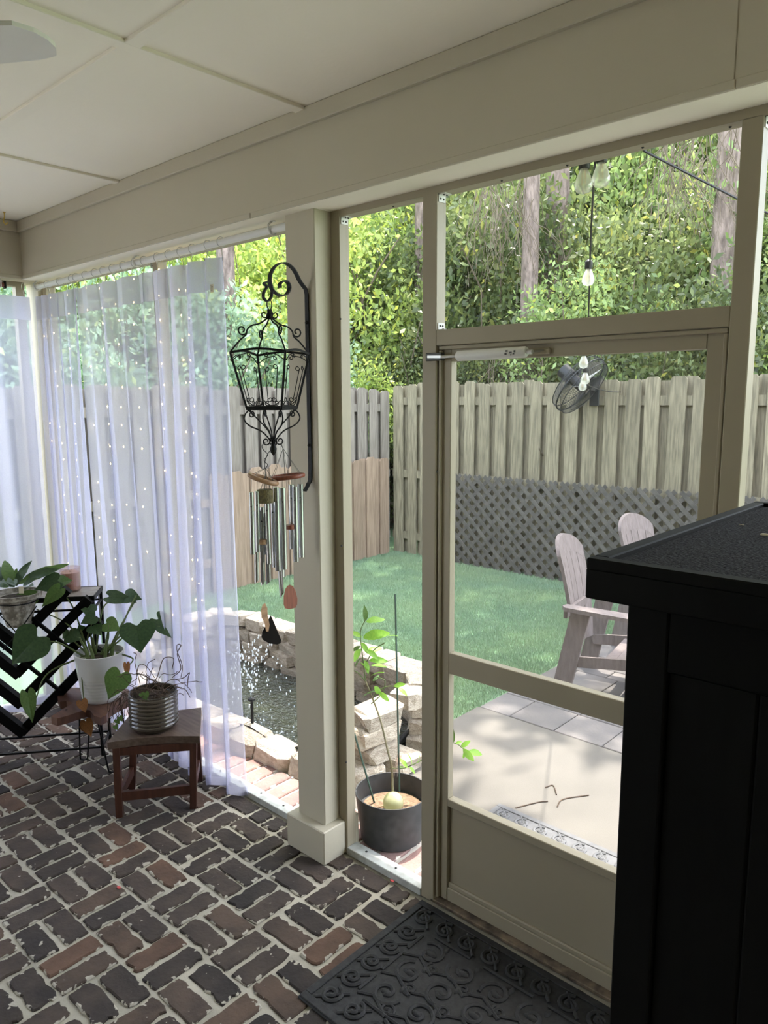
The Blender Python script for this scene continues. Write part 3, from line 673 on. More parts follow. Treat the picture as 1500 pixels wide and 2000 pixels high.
# tree trunks
def trunk(label, px_x, py_a, py_b, Y, wpx, lean=0, name='pine_tree', crown=True, cz=10, seed=0):
    p = py_(px_x, py_a, Y); r0 = wpx/2*depth(p)/F
    t = thing(name, label, 'tree', (p.x, Y, gz)); r_ = random.Random(seed); pts = []; rad = []
    for i in range(24):
        z = i*cz/23; pts.append((lean*z+r_.gauss(0, .01), r_.gauss(0, .01), z)); rad.append(r0*(1.12-.35*i/23)*(1+r_.gauss(0, .02)))
    MB().tube(pts, rad, 14).build('trunk', MT['bark'], t, 60)
    if crown: link_mesh('crown', CROWN[seed % len(CROWN)], t, (lean*cz, 0, cz+.6), (0, 0, seed*1.3), (2.7, 2.7, 1.9))
    return t
CROWN = [tri_mesh('crown', cloud(850, 1, 1, 1, .07, 90+k, 18, .11), LM[k % 3], 4) for k in range(3)]
trunk('thick grey-brown pine trunk seen through the pane above the door', 1078, 500, 600, 8.2, 47, 0.012, seed=0, cz=10)
tv = trunk('vine-covered dark trunk at the right end of the pane above the door', 1418, 420, 560, 7.4, 44, -.004, 'vine_tree', seed=1, cz=10)
trunk('slim pale trunk just above the fence beside the door closer', 937, 720, 740, 8.6, 15, .02, 'slim_tree', False, 7, 2)
trunk('slim pale trunk far behind the narrow side screen', 792, 450, 500, 15, 22, .0, 'slim_tree', False, 12, 5)
iv = cloud(420, .33, .33, 2.3, .06, 77, 60, .12); link_mesh('ivy', tri_mesh('ivy', iv, LM[1], 4), tv, (0, -.05, 2.8))
for k, (x, y, cz) in enumerate(((-7.6, 7.2, 9.5), (-7.4, 3.4, 9), (-3.3, 8.0, 10.5), (1.2, 6.8, 9), (-5.3, 6.6, 10), (-8.4, -.6, 10))):
    lab = ('tall pine beyond the far fence corner, crown over the lawn', 'tall pine beyond the pale fence, crown over the lawn', 'tall pine behind the lattice, crown over the patio', 'tall pine beyond the right end of the lattice fence', 'tall pine close behind the fence corner', 'tall pine outside the curtained end of the porch')[k]
    t = thing('pine_tree', lab, 'tree', (x, y, gz)); MB().tube([(0, 0, i*cz/10) for i in range(11)], [.13-.006*i for i in range(11)], 10).build('trunk', MT['bark'], t, 60)
    sx = (3.0, 2.2, 3.6, 2.4, 3.0, 2.2)[k]
    link_mesh('crown', CROWN[k % 3], t, (.3 if k == 1 else 0, (-.9, 0, -2.3, -.9, -.9, -.9)[k], cz), (0, 0, k*1.1), (sx, sx, 1.8))
# hanging dead vines and bare twigs in front of the shrubs
def twigs(name, label, px0, px1, py0, py1, Y, n, seed, m='twig'):
    r_ = random.Random(seed); c = py_((px0+px1)/2, (py0+py1)/2, Y); t = thing(name, label, 'vine', (c.x, Y, gz)); mb = MB()
    for k in range(n):
        p = py_(r_.uniform(px0, px1), py0+r_.uniform(-10, (py1-py0)*.4), Y+r_.uniform(-.5, .5))-Vector((c.x, Y, gz)); d = Vector((r_.gauss(0, .3), r_.gauss(0, .2), -1)); pts = [p.copy()]
        for i in range(9): d = (d.normalized()+Vector((r_.gauss(0, .33), r_.gauss(0, .3), -.16))).normalized(); p = p+d*r_.uniform(.07, .15); pts.append(p.copy())
        mb.tube(pts, [.0055-.0004*i for i in range(10)], 4)
    mb.build('strands', MT[m], t, kind='stuff'); return t
twigs('dead_vines', 'tangle of bare dead vines left of the pine trunk', 930, 1050, 345, 520, 6.1, 60, 5)
twigs('dead_vines', 'bare hanging vines beside the vine-covered trunk', 1290, 1440, 230, 430, 6.2, 60, 6)
twigs('dead_vines', 'bare twigs behind the fence near the door closer', 960, 1060, 690, 730, 6.0, 22, 8)
# ================================================================== GARDEN FURNITURE
def adirondack():
    t = empty('garden_chair'); W = MT['chair_wood']
    # faces +x; seat front at x=.5; back at x=0
    def head(y): return .585+.165*math.sqrt(max(0, 1-(y/.235)**2))
    for k in range(5):           # back slats under one rounded head
        n = 8; v = []; ya, yb2 = (k-2)*.090-.0425, (k-2)*.090+.0425
        for i in range(n+1):
            f = i/n
            for (yy, th) in ((ya, 0), (yb2, 0), (yb2, -.024), (ya, -.024)):
                s = f*head(yy); nar = 1-.12*(1-f); lean = .06*s+.17*s*s; dip = -.035*(1-(yy/.23)**2)
                v.append((-lean+dip+th, yy*nar, s*.97))
        fs = [(0, 1, 2, 3), tuple(4*n+q for q in (3, 2, 1, 0))]
        for i in range(n):
            for q in range(4): l = (q+1) % 4; fs.append((4*i+q, 4*i+4+q, 4*i+4+l, 4*i+l))
        MB().add(v, fs).xf(Matrix.Translation((-.135, 0, .27))).build('back_slat', W, t, 40)
    v = []; ny = 14                  # solid rounded head that ties the slats together
    for j in range(ny+1):
        yy = -.2225+.445*j/ny
        for f, th in ((.84, .0015), (1.0, .0015), (1.0, -.0255), (.84, -.0255)):
            s = f*head(yy); v.append((-(.06*s+.17*s*s)-.035*(1-(yy/.23)**2)+th, yy*(1-.12*(1-f)), s*.97+(.002 if f == 1 else 0)))
    fs = [(0, 1, 2, 3), tuple(4*ny+q for q in (3, 2, 1, 0))]
    for i in range(ny):
        for q in range(4): l = (q+1) % 4; fs.append((4*i+q, 4*i+4+q, 4*i+4+l, 4*i+l))
    MB().add(v, fs).xf(Matrix.Translation((-.135, 0, .27))).build('back_head', W, t, 40)
    MB().bbox((-.20, -.27, .50), (-.175, .27, .56), .004).build('back_brace', W, t)
    for k in range(6): MB().bbox((.06+k*.078, -.26, .335-.018*(5-k)), (.06+k*.078+.07, .26, .355-.018*(5-k)), .004).build('seat_slat', W, t)
    MB().bbox((.515, -.26, .27), (.54, .26, .35), .006).build('seat_apron', W, t)
    for s in (-1, 1):
        pts = [(-.20, .29*s), (-.19, .24*s), (.1, .25*s), (.45, .27*s), (.60, .25*s), (.63, .31*s), (.60, .385*s), (.45, .40*s), (.1, .36*s), (-.17, .33*s)]
        if s < 0: pts = pts[::-1]
        MB().prism(pts, .565, .59).build('armrest', W, t)
        MB().add([(.42, .30*s-.015, 0), (.52, .30*s-.015, 0), (.53, .30*s-.015, .565), (.38, .30*s-.015, .565), (.42, .30*s+.015, 0), (.52, .30*s+.015, 0), (.53, .30*s+.015, .565), (.38, .30*s+.015, .565)],
            [(0, 1, 2, 3), (7, 6, 5, 4), (0, 4, 5, 1), (1, 5, 6, 2), (2, 6, 7, 3), (3, 7, 4, 0)]).build('leg', W, t)
        MB().add([(-.26, .28*s-.015, 0), (-.14, .28*s-.015, 0), (-.02, .28*s-.015, .565), (-.14, .28*s-.015, .565), (-.26, .28*s+.015, 0), (-.14, .28*s+.015, 0), (-.02, .28*s+.015, .565), (-.14, .28*s+.015, .565)],
            [(0, 1, 2, 3), (7, 6, 5, 4), (0, 4, 5, 1), (1, 5, 6, 2), (2, 6, 7, 3), (3, 7, 4, 0)]).build('leg', W, t)
        MB().bar((-.16, .265*s, .22), (.53, .265*s, .30), .02, .07).build('seat_rail', W, t)
    return t
ch = adirondack(); ch.location = (-2.13, 2.50, gz); ch.rotation_euler = (0, 0, math.radians(10))
tag(ch, 'pinkish grey slatted garden chair seen side-on through the door screen', 'chair', 'garden chairs on the pavers')
c2 = copy_tree(ch); _t = pz(1240, 1006, .94); _a = math.radians(-8); c2.location = (_t.x+.27*math.cos(_a), _t.y+.27*math.sin(_a), gz); c2.rotation_euler = (0, 0, _a)
tag(c2, 'pinkish grey garden chair showing only its rounded back above the black cabinet', 'chair')
# outdoor mat
def mat_obj(name, label, x0, x1, y0, y1, z, m, seed, cell):
    t = thing(name, label, 'doormat', ((x0+x1)/2, (y0+y1)/2, z)); w, h = (x1-x0)/2, (y1-y0)/2
    MB().bbox((-w, -h, 0), (w, h, .008), .003).build('base', m, t)
    b = .012
    MB().bbox((-w+.004, -h+.004, .006), (w-.004, -h+.03, .0125), .002).bbox((-w+.004, h-.03, .006), (w-.004, h-.004, .0125), .002).bbox((-w+.004, -h+.03, .006), (-w+.03, h-.03, .0125), .002).bbox((w-.03, -h+.03, .006), (w-.004, h-.03, .0125), .002).build('border', m, t)
    mb = MB(); X, Y = Vector((1, 0, 0)), Vector((0, 1, 0))
    def scroll(cx, cy, r, a0, dirn, turns=1.35):
        pts = spiral((cx, cy, .0085), X, Y*dirn, r, r*.16, turns, a0, 20); mb.tube(pts, [.0075]*21 if r > .03 else [.005]*21, 6)
        e = pts[-1]; mb.sphere(e, .010 if r > .03 else .007, 8, 4, (1, 1, .6))
    nx = max(2, round((2*w-.09)/cell)); ny = max(2, round((2*h-.09)/cell))
    for i in range(nx):     # border of running scrolls
        cx = -w+.075+(2*w-.15)*i/(nx-1)
        for s in (-1, 1): scroll(cx, s*(h-.075), .038, PI*.5*s, s, 1.5); mb.tube([(cx-.03, s*(h-.036), .009), (cx+.045, s*(h-.112), .009)], .006, 6)
    for j in range(1, ny-1):
        cy = -h+.075+(2*h-.15)*j/(ny-1)
        for s in (-1, 1): scroll(s*(w-.075), cy, .038, 0 if s < 0 else PI, s, 1.5); mb.tube([(s*(w-.036), cy-.03, .009), (s*(w-.112), cy+.045, .009)], .006, 6)
    if h > .2:
        ix, iy = w-.125, h-.125
        for q in ((-ix, -iy, ix, -iy), (ix, -iy, ix, iy), (ix, iy, -ix, iy), (-ix, iy, -ix, -iy)):
            a, b_ = Vector((q[0], q[1], .009)), Vector((q[2], q[3], .009))
            for f0, f1 in ((.06, .28), (.36, .64), (.72, .94)): mb.tube([a.lerp(b_, f0), a.lerp(b_, f1)], .006, 6)
        k = 0
        for cx in np.linspace(-ix+.075, ix-.075, max(2, int(2*ix/.115))):
            for cy in np.linspace(-iy+.07, iy-.07, max(2, int(2*iy/.105))):
                scroll(cx, cy, .052, (k*1.9) % 6.28, 1 if k % 2 else -1, 1.2); scroll(cx+.045, cy-.05, .026, (k*1.1) % 6.28, -1 if k % 2 else 1)
                mb.sphere((cx, cy, .009), .016, 8, 4, (1.6, .7, .45)); mb.sphere((cx+.03, cy+.045, .009), .012, 8, 4, (.7, 1.5, .5)); k += 1
                mb.tube([(cx-.07, cy-.06, .009), (cx-.02, cy-.035, .009), (cx+.06, cy-.075, .009)], .006, 6)
    mb.build('scroll_relief', m, t, 50); return t
om = pz(975, 1572, gz); mat_obj('doormat', 'light grey scroll-pattern rubber mat outside the screen door', om.x, om.x+.92, om.y-.58, om.y, gz, MT['grey_rubber'], 1, .095)
mat_obj('doormat', 'black scroll-pattern rubber mat on the brick floor inside the door', -1.605, -.69, -.655, -.045, .003, MT['black_rubber'], 2, .088)
# twigs on the patio
for k, (pts, lab) in enumerate((([(1088, 1576), (1100, 1561), (1150, 1553)], 'long thin fallen twig curving across the sunlit slab'), ([(1007, 1578), (1050, 1567), (1070, 1565)], 'short straight fallen twig lying nearest the outdoor mat'), ([(1065, 1538), (1080, 1534), (1087, 1552)], 'small forked fallen twig in the shaded part of the slab'))):
    P_ = [pz(*q, gz+.003) for q in pts]; o = MB().tube(bez([p-P_[0] for p in P_], 5), .003, 5).build('twig', MT['vine_dead'], None, loc=P_[0]); tag(o, lab, 'twig')
# ================================================================== INTERIOR
# house walls that close the porch behind the camera
struct('wall_back', MB().box((XC-.25, -5.2, -.01), (XE, -5.05, ZC)), MT['house_wall'])
wr = tag(empty('wall_right'), kind='structure')
MB().bbox((XE-.2, -5.05, ZS), (XE, -.16, ZC-.002), .003).build('beam', P, wr)
for y in (-.26, -1.75): MB().bbox((XE-.18, y-.16, 0), (XE-.02, y, ZS+.004), .003).build('post', P, wr)
MB().box((XE-.14, -5.05, -.01), (XE-.05, -.10, ZS+.002)).build('house_wall', MT['paint'], wr)
MB().bbox((XE-.13, -5.05, 0), (XE-.07, -.2, .031), .002).build('sill', MT['sill_metal'], wr)
# ------------------------------------------------------------------ curtain rods
YR = -.075
ra, rb = py_(72, 557, YR), py_(566, 446, YR); ra.z = rb.z = (ra.z+rb.z)/2
rod = thing('curtain_rod', 'white curtain rod below the beam of the screened front wall', 'curtain rod', ra)
MB().tube([(0, 0, 0), (rb.x-ra.x-.002, 0, 0)], .0145, 14).build('tube', MT['white_metal'], rod, 40)
for f in (.004, .50, .955):
    x = (rb.x-ra.x)*f
    MB().tube([(x, 0, ZS-ra.z), (x, -.022, ZS-ra.z-.02), (x, -.021, 0), (x, -.01, -.019), (x, .008, -.018), (x, .018, -.004)], .004, 6).build('bracket', MT['white_metal'], rod)
    MB().lathe([(.012, -.004), (.012, 0)], 10, (x, 0, ZS-ra.z)).build('bracket_foot', MT['white_metal'], rod)
ZR = ra.z
rod2 = thing('curtain_rod', 'reddish brown curtain rod on the left end of the porch', 'curtain rod', (-4.49, -.24, ZR))
MB().tube([(0, 0, 0), (0, -3.3, 0)], .014, 14).build('tube', MT['rod_brown'], rod2, 40)
MB().bbox((-.016, .0, -.02), (.016, .012, .02), .003).build('end_cap', MT['iron'], rod2)
for y in (-.02, -1.2, -2.5): MB().tube([(0, y, ZS-ZR), (.02, y, .02), (.018, y, -.012), (0, y, -.018)], .004, 6).build('bracket', MT['white_metal'], rod2)
# ------------------------------------------------------------------ sheer curtains
def curtain(name, label, T0, T1, B0, B1, nrm, nf, seed, amp=.035, bow=0.0, band=.13, rings=None, flare=1.0):
    T0, T1, B0, B1, nrm = map(Vector, (T0, T1, B0, B1, nrm)); r_ = random.Random(seed)
    nu, nv = int(nf*15), 34; ph = [r_.uniform(0, 6.28) for _ in range(6)]; t = thing(name, label, 'curtain', (B0+B1)/2); org = (B0+B1)/2
    al = (T1-T0).normalized()
    def pos(u, v, off=0):
        p = T0.lerp(T1, u).lerp(B0.lerp(B1, u), v)
        a = amp*(.45+.75*v**.6*flare); w = u+.020*math.sin(7*u+ph[0])+.012*math.sin(17*u+ph[5])+.018*math.sin(2.2*PI*u+ph[3]+1.1*v)
        f = 2*PI*nf*w
        d = a*(math.sin(f+ph[1])+.42*math.sin(2*f*.61+ph[2]+2.1*v)+.25*math.sin(3.1*f*.37+ph[4]-v))*.72
        s = a*.55*math.sin(2*f+2*ph[1]+.6)*min(1, u*8, (1-u)*8)
        p = p+nrm*(d+off+bow*math.sin(PI*min(1, v))*0)+al*s
        p.z += .004*math.sin(f*1.7+ph[5])*(1 if v > .97 else 0)
        return p-org
    def grid(v0, v1, n, off=0):
        vs = [pos(i/nu, v0+(v1-v0)*j/n, off) for j in range(n+1) for i in range(nu+1)]
        fs = [(j*(nu+1)+i, j*(nu+1)+i+1, (j+1)*(nu+1)+i+1, (j+1)*(nu+1)+i) for j in range(n) for i in range(nu)]
        return vs, fs
    H = T0.z-B0.z
    m = MB().add(*grid(0, 1, nv)); m.build('voile', SHEER, t, 180)
    MB().add(*grid(0, band/H, 3, .0015)).build('header_band', HEM, t, 180)
    MB().add(*grid(1-.045/H, 1, 1, .0015)).build('hem', HEM, t, 180)
    for u in rings or []:
        p = pos(u, 0)+org; c = Vector((p.x, p.y, ZR)) if abs(nrm.y) > .5 else Vector((-4.49, p.y, ZR)); c.y = YR if abs(nrm.y) > .5 else c.y
        R_ = .021
        ring = [c+(Vector((0, math.cos(a)*R_, math.sin(a)*R_)) if abs(nrm.y) > .5 else Vector((math.cos(a)*R_, 0, math.sin(a)*R_)))-org for a in [2*PI*k/14 for k in range(14)]]
        MB().tube(ring, .0014, 5, closed=True).build('ring', MT['steel'], t)
        MB().tube([c-org-Vector((0, 0, R_)), (c-org-Vector((0, 0, R_))).lerp(p-org, .5), p-org+Vector((0, 0, -.02))], .0014, 5).build('hook', MT['steel'], t)
    return t
ct = py_(437, 508, YR); cb = pz(489, 1556, .004); ct.z = ZR-.055
XG = py_(152, 575, YR).x
cB = curtain('sheer_curtain', 'wide white sheer curtain hanging beside the wind chimes', (XG-.02, YR, ct.z), (ct.x, YR, ct.z), (XG+.045, YR+.02, .02), (cb.x, -.05, .006), (0, -1, 0), 8.5, 4, .040, rings=[.01+.98*k/13 for k in range(14)])
cA = curtain('sheer_curtain', 'narrow white sheer curtain panel between the corner post and the gap', (-4.445, YR, ct.z), (XG, YR, ct.z), (-4.44, YR, .02), (XG-.03, YR+.015, .02), (0, -1, 0), 5, 9, .030, rings=[.05, .3, .6, .9])
cC = curtain('sheer_curtain', 'white sheer curtain across the left end of the porch', (-4.49, -3.4, ct.z), (-4.49, -.10, ct.z), (-4.47, -3.4, .02), (-4.47, -.10, .02), (1, 0, 0), 18, 11, .032, rings=[.7+.29*k/6 for k in range(7)])
tg = py_(414, 563, YR-.075)
tgo = MB().bbox((-.011, -.0006, -.016), (.011, .0006, .016), .0003).build('care_tag', MT['paper'], cB, loc=tg-cB.location)
for k in range(5): MB().box((-.008, -.0012, .011-.005*k), (.008 if k % 2 else .005, -.0007, .0122-.005*k)).build('printed_line', MT['print'], tgo)
# fairy lights behind the curtain
fy = thing('fairy_light_curtain', 'curtain of warm fairy light strands behind the sheer curtain', 'fairy lights', (-4.3, -.028, ZR))
MB().tube([(0, 0, 0), (1.45, 0, 0)], .0014, 5).build('feed_wire', MT['white_metal'], fy)
ledm = MB().sphere((0, 0, 0), .0033, 8, 5, (.8, .8, 1.3)).mesh('led', LED)
cols = (78, 97, 128, 166, 194, 224, 258, 306, 352, 366)
for k, cx in enumerate(cols):
    xx = py_(cx, 560, -.03).x+4.3; r_ = random.Random(k); pts = []; n = r_.randint(15, 18); leds = []
    for i in range(n*2+1): pts.append((xx+r_.gauss(0, .007), r_.gauss(0, .004), -.0-i*.052))
    st_ = MB().tube(pts, .0009, 4).build('strand', MT['white_metal'], fy)
    for i in range(1, n*2+1, 2):
        p = Vector(pts[i])+Vector((r_.choice((-1, 1))*.012*r_.random(), 0, r_.gauss(0, .008))); 
        if r_.random() < .82: link_mesh('led', ledm, st_, p)
fy2 = thing('fairy_light_curtain', 'fairy light strand behind the curtain at the left end of the porch', 'fairy lights', (-4.535, -.5, ZR))
for k in range(3):
    pts = [(random.gauss(0, .004), -.0-k*.2+random.gauss(0, .006), -i*.052) for i in range(34)]
    st_ = MB().tube(pts, .0009, 4).build('strand', MT['white_metal'], fy2)
    for i in range(1, 33, 2): link_mesh('led', ledm, st_, pts[i])
MB().tube([(0, 0, 0), (0, -.42, 0)], .0014, 5).build('feed_wire', MT['white_metal'], fy2)
# ------------------------------------------------------------------ lantern bracket + lantern
XB = py_(599, 700, -.112).x
def Bp(x, y): return px_(x, y, XB)
o0 = Bp(598, 800)
bk = thing('wall_bracket', 'black iron scroll bracket fixed to the porch post', 'bracket', o0)
def lc(cx, cy): return Bp(420+cx/5, 490+cy/5)-o0
yb = -.106-o0.y
bar_pts = [Vector((0, yb-.030, Bp(590, 960).z-o0.z+.0)), Vector((0, yb-.012, Bp(590, 955).z-o0.z+.015)), Vector((0, yb, Bp(598, 925).z-o0.z)), Vector((0, yb, 0)), Vector((0, yb, lc(860, 420).z))]
arch = bez([Vector((0, yb, lc(855, 380).z)), lc(830, 300), lc(765, 180), lc(680, 118), lc(600, 140), lc(548, 210), lc(533, 290), lc(552, 370), lc(600, 420), lc(650, 437), lc(700, 420), lc(727, 360), lc(705, 305), lc(660, 297), lc(632, 325), lc(635, 362)], 6)
MB().ribbon(bez(bar_pts, 8)+arch[1:], .019, .004, (1, 0, 0)).build('scroll_strap', MT['iron'], bk, 60)
hook = bez([lc(540, 300), lc(556, 380), lc(548, 450), lc(512, 492), lc(472, 455), lc(478, 400), lc(505, 350), lc(478, 322), lc(486, 308), lc(510, 306)], 5)
MB().ribbon(hook, .014, .004, (1, 0, 0)).build('hook', MT['iron'], bk, 60)
for zz in (lc(880, 700).z, lc(905, 1900).z): MB().sphere((0, yb-.004, zz), .006, 8, 5).build('screw', MT['iron'], bk)
# lantern frame
lo = Bp(529, 700); S = depth(lo)/F
hr = Vector((MR[0][0], MR[0][1], 0)).normalized(); hc = Vector((hr.y, -hr.x, 0))
ln = thing('lantern', 'open black wrought iron lantern hanging on the scroll bracket', 'lantern', lo)
def zz(py): return -(py-700)*S*1.0
def cdir(k): a = math.radians(62-90*k); return hr*math.cos(a)+hc*math.sin(a)
RT, RBt = 81*S, 52*S; IR = MT['iron']; UP = Vector((0, 0, 1))
ct_ = [cdir(k)*RT+UP*zz(690) for k in range(4)]; cb_ = [cdir(k)*RBt+UP*zz(796) for k in range(4)]
for k in range(4):
    d = cdir(k); m = (k+1) % 4
    MB().tube([ct_[k], cb_[k]], .0042, 6).build('corner_bar', IR, ln)
    mid = (ct_[k]+ct_[m])/2*.99+UP*.010
    MB().ribbon(bez([ct_[k], mid, ct_[m]], 8), .008, .003, UP).build('top_band', IR, ln)
    MB().bar(cb_[k], cb_[m], .006, .014).build('bottom_band', IR, ln)
    # roof wire, S-shaped with a curl at the elbow
    e = d*.062+UP*(zz(652))
    MB().tube(bez([ct_[k], d*(62*S)+UP*zz(668), d*(49*S)+UP*zz(657), d*(46*S)+UP*zz(647), d*(37*S)+UP*zz(639), d*(20*S)+UP*zz(634), UP*zz(622)+d*.004], 6), .0029, 6).build('roof_wire', IR, ln)
    MB().tube(spiral(d*(56*S)+UP*zz(648), d, UP, .018, .006, 1.1, -2.6, 14), .0029, 6).build('roof_curl', IR, ln)
    MB().tube(spiral(d*.020+UP*zz(617), d, UP, .014, .005, 1.0, PI*.9, 12), .0025, 6).build('crown_curl', IR, ln)
    # panel scrollwork beside each corner bar, both faces
    for q in (m, (k+3) % 4):
        tp = ct_[k].lerp(ct_[q], .13); bt = cb_[k].lerp(cb_[q], .16); sd = (ct_[q]-ct_[k]).normalized()
        A_, B_ = tp.lerp(bt, .27), tp.lerp(bt, .84)
        MB().tube([A_, B_], .0016, 5).build('side_rod', IR, ln)
        sw = MB().tube(spiral(A_+sd*.008+UP*.002, sd, UP, .010, .004, 1.0, PI, 12), .0018, 5); sw.tube(spiral(B_+sd*.008, sd, UP, .010, .004, 1.0, -PI, 12), .0018, 5)
        sw.tube(bez([ct_[k]-UP*.03+sd*.004, ct_[k].lerp(ct_[q], .16)-UP*.012, ct_[k].lerp(ct_[q], .33)-UP*.004], 5), .0018, 5); sw.tube(spiral(ct_[k].lerp(ct_[q], .35)-UP*.012, sd, UP, .009, .003, 1.0, PI*.5, 10), .0018, 5)
        sw.tube(bez([cb_[k]+UP*.026+sd*.003, cb_[k].lerp(cb_[q], .2)+UP*.010, cb_[k].lerp(cb_[q], .42)+UP*.010], 5), .0018, 5); sw.tube(spiral(cb_[k].lerp(cb_[q], .40)+UP*.018, sd, UP, .009, .003, 1.0, -PI*.5, 10), .0018, 5)
        sw.build('scrollwork', IR, ln)
    # basket below
    MB().tube(bez([d*.070+UP*zz(812), d*.082+UP*zz(800), d*.098+UP*zz(806), d*.104+UP*zz(818), d*.085+UP*zz(830), d*.04+UP*zz(842), d*.006+UP*zz(862)], 6), .0027, 6).build('basket_wire', IR, ln)
    MB().tube(spiral(d*.078+UP*zz(808), d, UP, .012, .004, 1.0, PI*.6, 12), .0025, 6).build('basket_curl', IR, ln)
    MB().tube(bez([cb_[k]*1.0, d*.05+UP*zz(820), d*.018+UP*zz(840), d*.004+UP*zz(858)], 5), .0024, 6).build('basket_wire', IR, ln)
    MB().tube(spiral(d*.026+UP*zz(861), d, UP, .015, .005, 1.1, PI, 12), .0026, 6).build('finial_curl', IR, ln)
MB().tube([UP*zz(626), UP*zz(607)], [.007, .009], 8).build('top_stem', IR, ln)
MB().tube([UP*zz(598)+Vector((math.cos(a)*.0, math.sin(a)*.011, math.cos(a)*.018)) for a in [2*PI*k/14 for k in range(14)]], .0022, 6, closed=True).build('top_ring', IR, ln)
MB().lathe([(.004, zz(858)), (.007, zz(868)), (.013, zz(876)), (.010, zz(884)), (.001, zz(890))], 10).build('drop_finial', IR, ln, 60)
# ------------------------------------------------------------------ wind chimes
def chime(name, label, ox, oy, ring, tubes, top, ringmat, tilt, tr=.0115, striker=None, hookpts=None):
    o = Bp(ox, oy); t = thing(name, label, 'wind chime', o); s_ = depth(o)/F
    def L(x, y, dy=0): return Bp(x, y)-o+hc*dy
    rc = L(ring[0], ring[1]); R_ = ring[2]*s_
    if ringmat == 'wicker':
        MB().lathe([(R_*.96, -.022), (R_, -.02), (R_, .022), (R_*.9, .026), (.004, .026)], 18, rc).build('basket_top', MT['wicker'], t, 40)
    else:
        rp = [rc+(hr*math.cos(a)+hc*math.sin(a)*.85)*R_+UP*(tilt*math.cos(a)+.0) for a in [2*PI*k/26 for k in range(26)]]
        MB().tube(rp, .0085, 8, closed=True).build('ring', MT[ringmat], t, 60)
    st_ = MB(); tp = L(*top)
    for k in range(6):
        a = k*PI/3+.3; st_.tube([tp, rc+(hr*math.cos(a)+hc*math.sin(a)*.85)*R_+UP*tilt*math.cos(a)], .0008, 4)
    st_.build('suspension_cords', MT['string'], t)
    for k, (x, y0, x1, y1, d, cut) in enumerate(tubes):
        a, b = L(x, y0, d), L(x1, y1, d); dr = (b-a).normalized(); m = MB()
        m.tube([a, b], tr, 14, cap=True)
        if cut:
            for i in range(14, 28): v = Vector(m.v[i]); m.v[i] = tuple(v-dr*((v-b).dot(hr)*cut))
        c = m.build('chime_tube', MT['chime_steel'], t, 50)
        MB().tube([a+UP*.002, rc+(hr*((x-ring[0])*s_))+hc*d*.8+UP*.0], .0008, 4).build('cord', MT['string'], c)
        MB().sphere(a+dr*.05-hc*-.0, .0028, 6, 4).xf(Matrix.Translation(hc*(tr))).build('hole', MT['iron'], c)
    if striker:
        q = L(striker[0], striker[1]); MB().lathe([(.003, -.009), (striker[2]*s_, -.008), (striker[2]*s_, .008), (.003, .010)], 16, q).build('striker', MT[striker[3]], t, 40)
        MB().tube([tp, q, L(*striker[4])], .0008, 4).build('sail_cord', MT['string'], t)
    if hookpts: MB().tube(bez([L(*p) for p in hookpts], 6), .0014, 5).build('hanging_hook', MT['iron'], t)
    return t, L
def sail(t, L, pts, m, th=.004, off=0):
    P_ = [L(x, y) for x, y in pts]; n = len(P_); nn = hc*th
    MB().add([p+nn/2+hc*off for p in P_]+[p-nn/2+hc*off for p in P_], [tuple(range(n)), tuple(range(2*n-1, n-1, -1))]+[(i, n+i, n+(i+1) % n, (i+1) % n) for i in range(n)]).build('sail', MT[m], t)
def e5(cx, cy): return (460+cx/4.545, 850+cy/4.545)
tA, LA = chime('wind_chime', 'wind chime with pale wooden ring, nearest the sheer curtain', 514, 936, (514, 936, 26), [(493, 960, 496, 1080, .022, 0), (501, 960, 503, 1079, -.012, 0), (523, 968, 528, 1098, .026, 0), (531, 975, 535, 1110, -.02, 0), (514, 1003, 517, 1086, -.03, 0)], (519, 914), 'wood_ring', -.016, .0085, (513, 1058, 9, 'wood_ring', (516, 1176)), [(519, 914), (523, 908), (519, 904), (516, 898), (523, 888), (514, 878), (512, 870), (518, 864)])
sail(tA, LA, [e5(*q) for q in ((265, 1485), (285, 1530), (288, 1600), (305, 1680), (295, 1735), (275, 1735), (262, 1660), (235, 1610), (230, 1545), (243, 1500))], 'wood_ring', .004, .008)
sail(tA, LA, [e5(*q) for q in ((310, 1600), (325, 1625), (360, 1710), (405, 1820), (400, 1845), (370, 1857), (300, 1848), (245, 1815), (230, 1790), (238, 1745), (265, 1700), (285, 1650))], 'sail_black', .004)
tB, LB = chime('wind_chime', 'wind chime with red-brown ring hanging against the porch post', 560, 931, (560, 931, 32), [(541, 951, 545, 1112, .02, 0), (554, 951, 558, 1108, .03, 0), (577, 949, 580, 1094, .02, 0), (586, 946, 589, 1089, -.012, 0), (567, 948, 569, 1075, -.03, 0), (548, 955, 549, 1130, -.03, 0)], (553, 876), 'wood_red', .006, .0105, (567, 1029, 9, 'wood_red', (566, 1146)), [(553, 876), (550, 868), (552, 858)])
sail(tB, LB, [e5(*q) for q in ((480, 1328), (510, 1340), (535, 1390), (549, 1450), (548, 1500), (535, 1530), (480, 1543), (440, 1535), (428, 1500), (428, 1430), (440, 1370), (458, 1338))], 'wood_red', .005)
tC, LC = chime('wind_chime', 'wind chime of slant-cut tubes under an olive wicker drum', 518, 970, (518, 970, 16), [(498, 1000, 499, 1140, -.03, .9), (510, 992, 512, 1143, -.018, .9), (522, 1002, 525, 1138, .0, .9), (541, 1060, 549, 1166, -.022, 1.3)], (520, 925), 'wicker', 0, .0085, None, [(520, 925), (517, 905), (524, 885), (531, 878)])
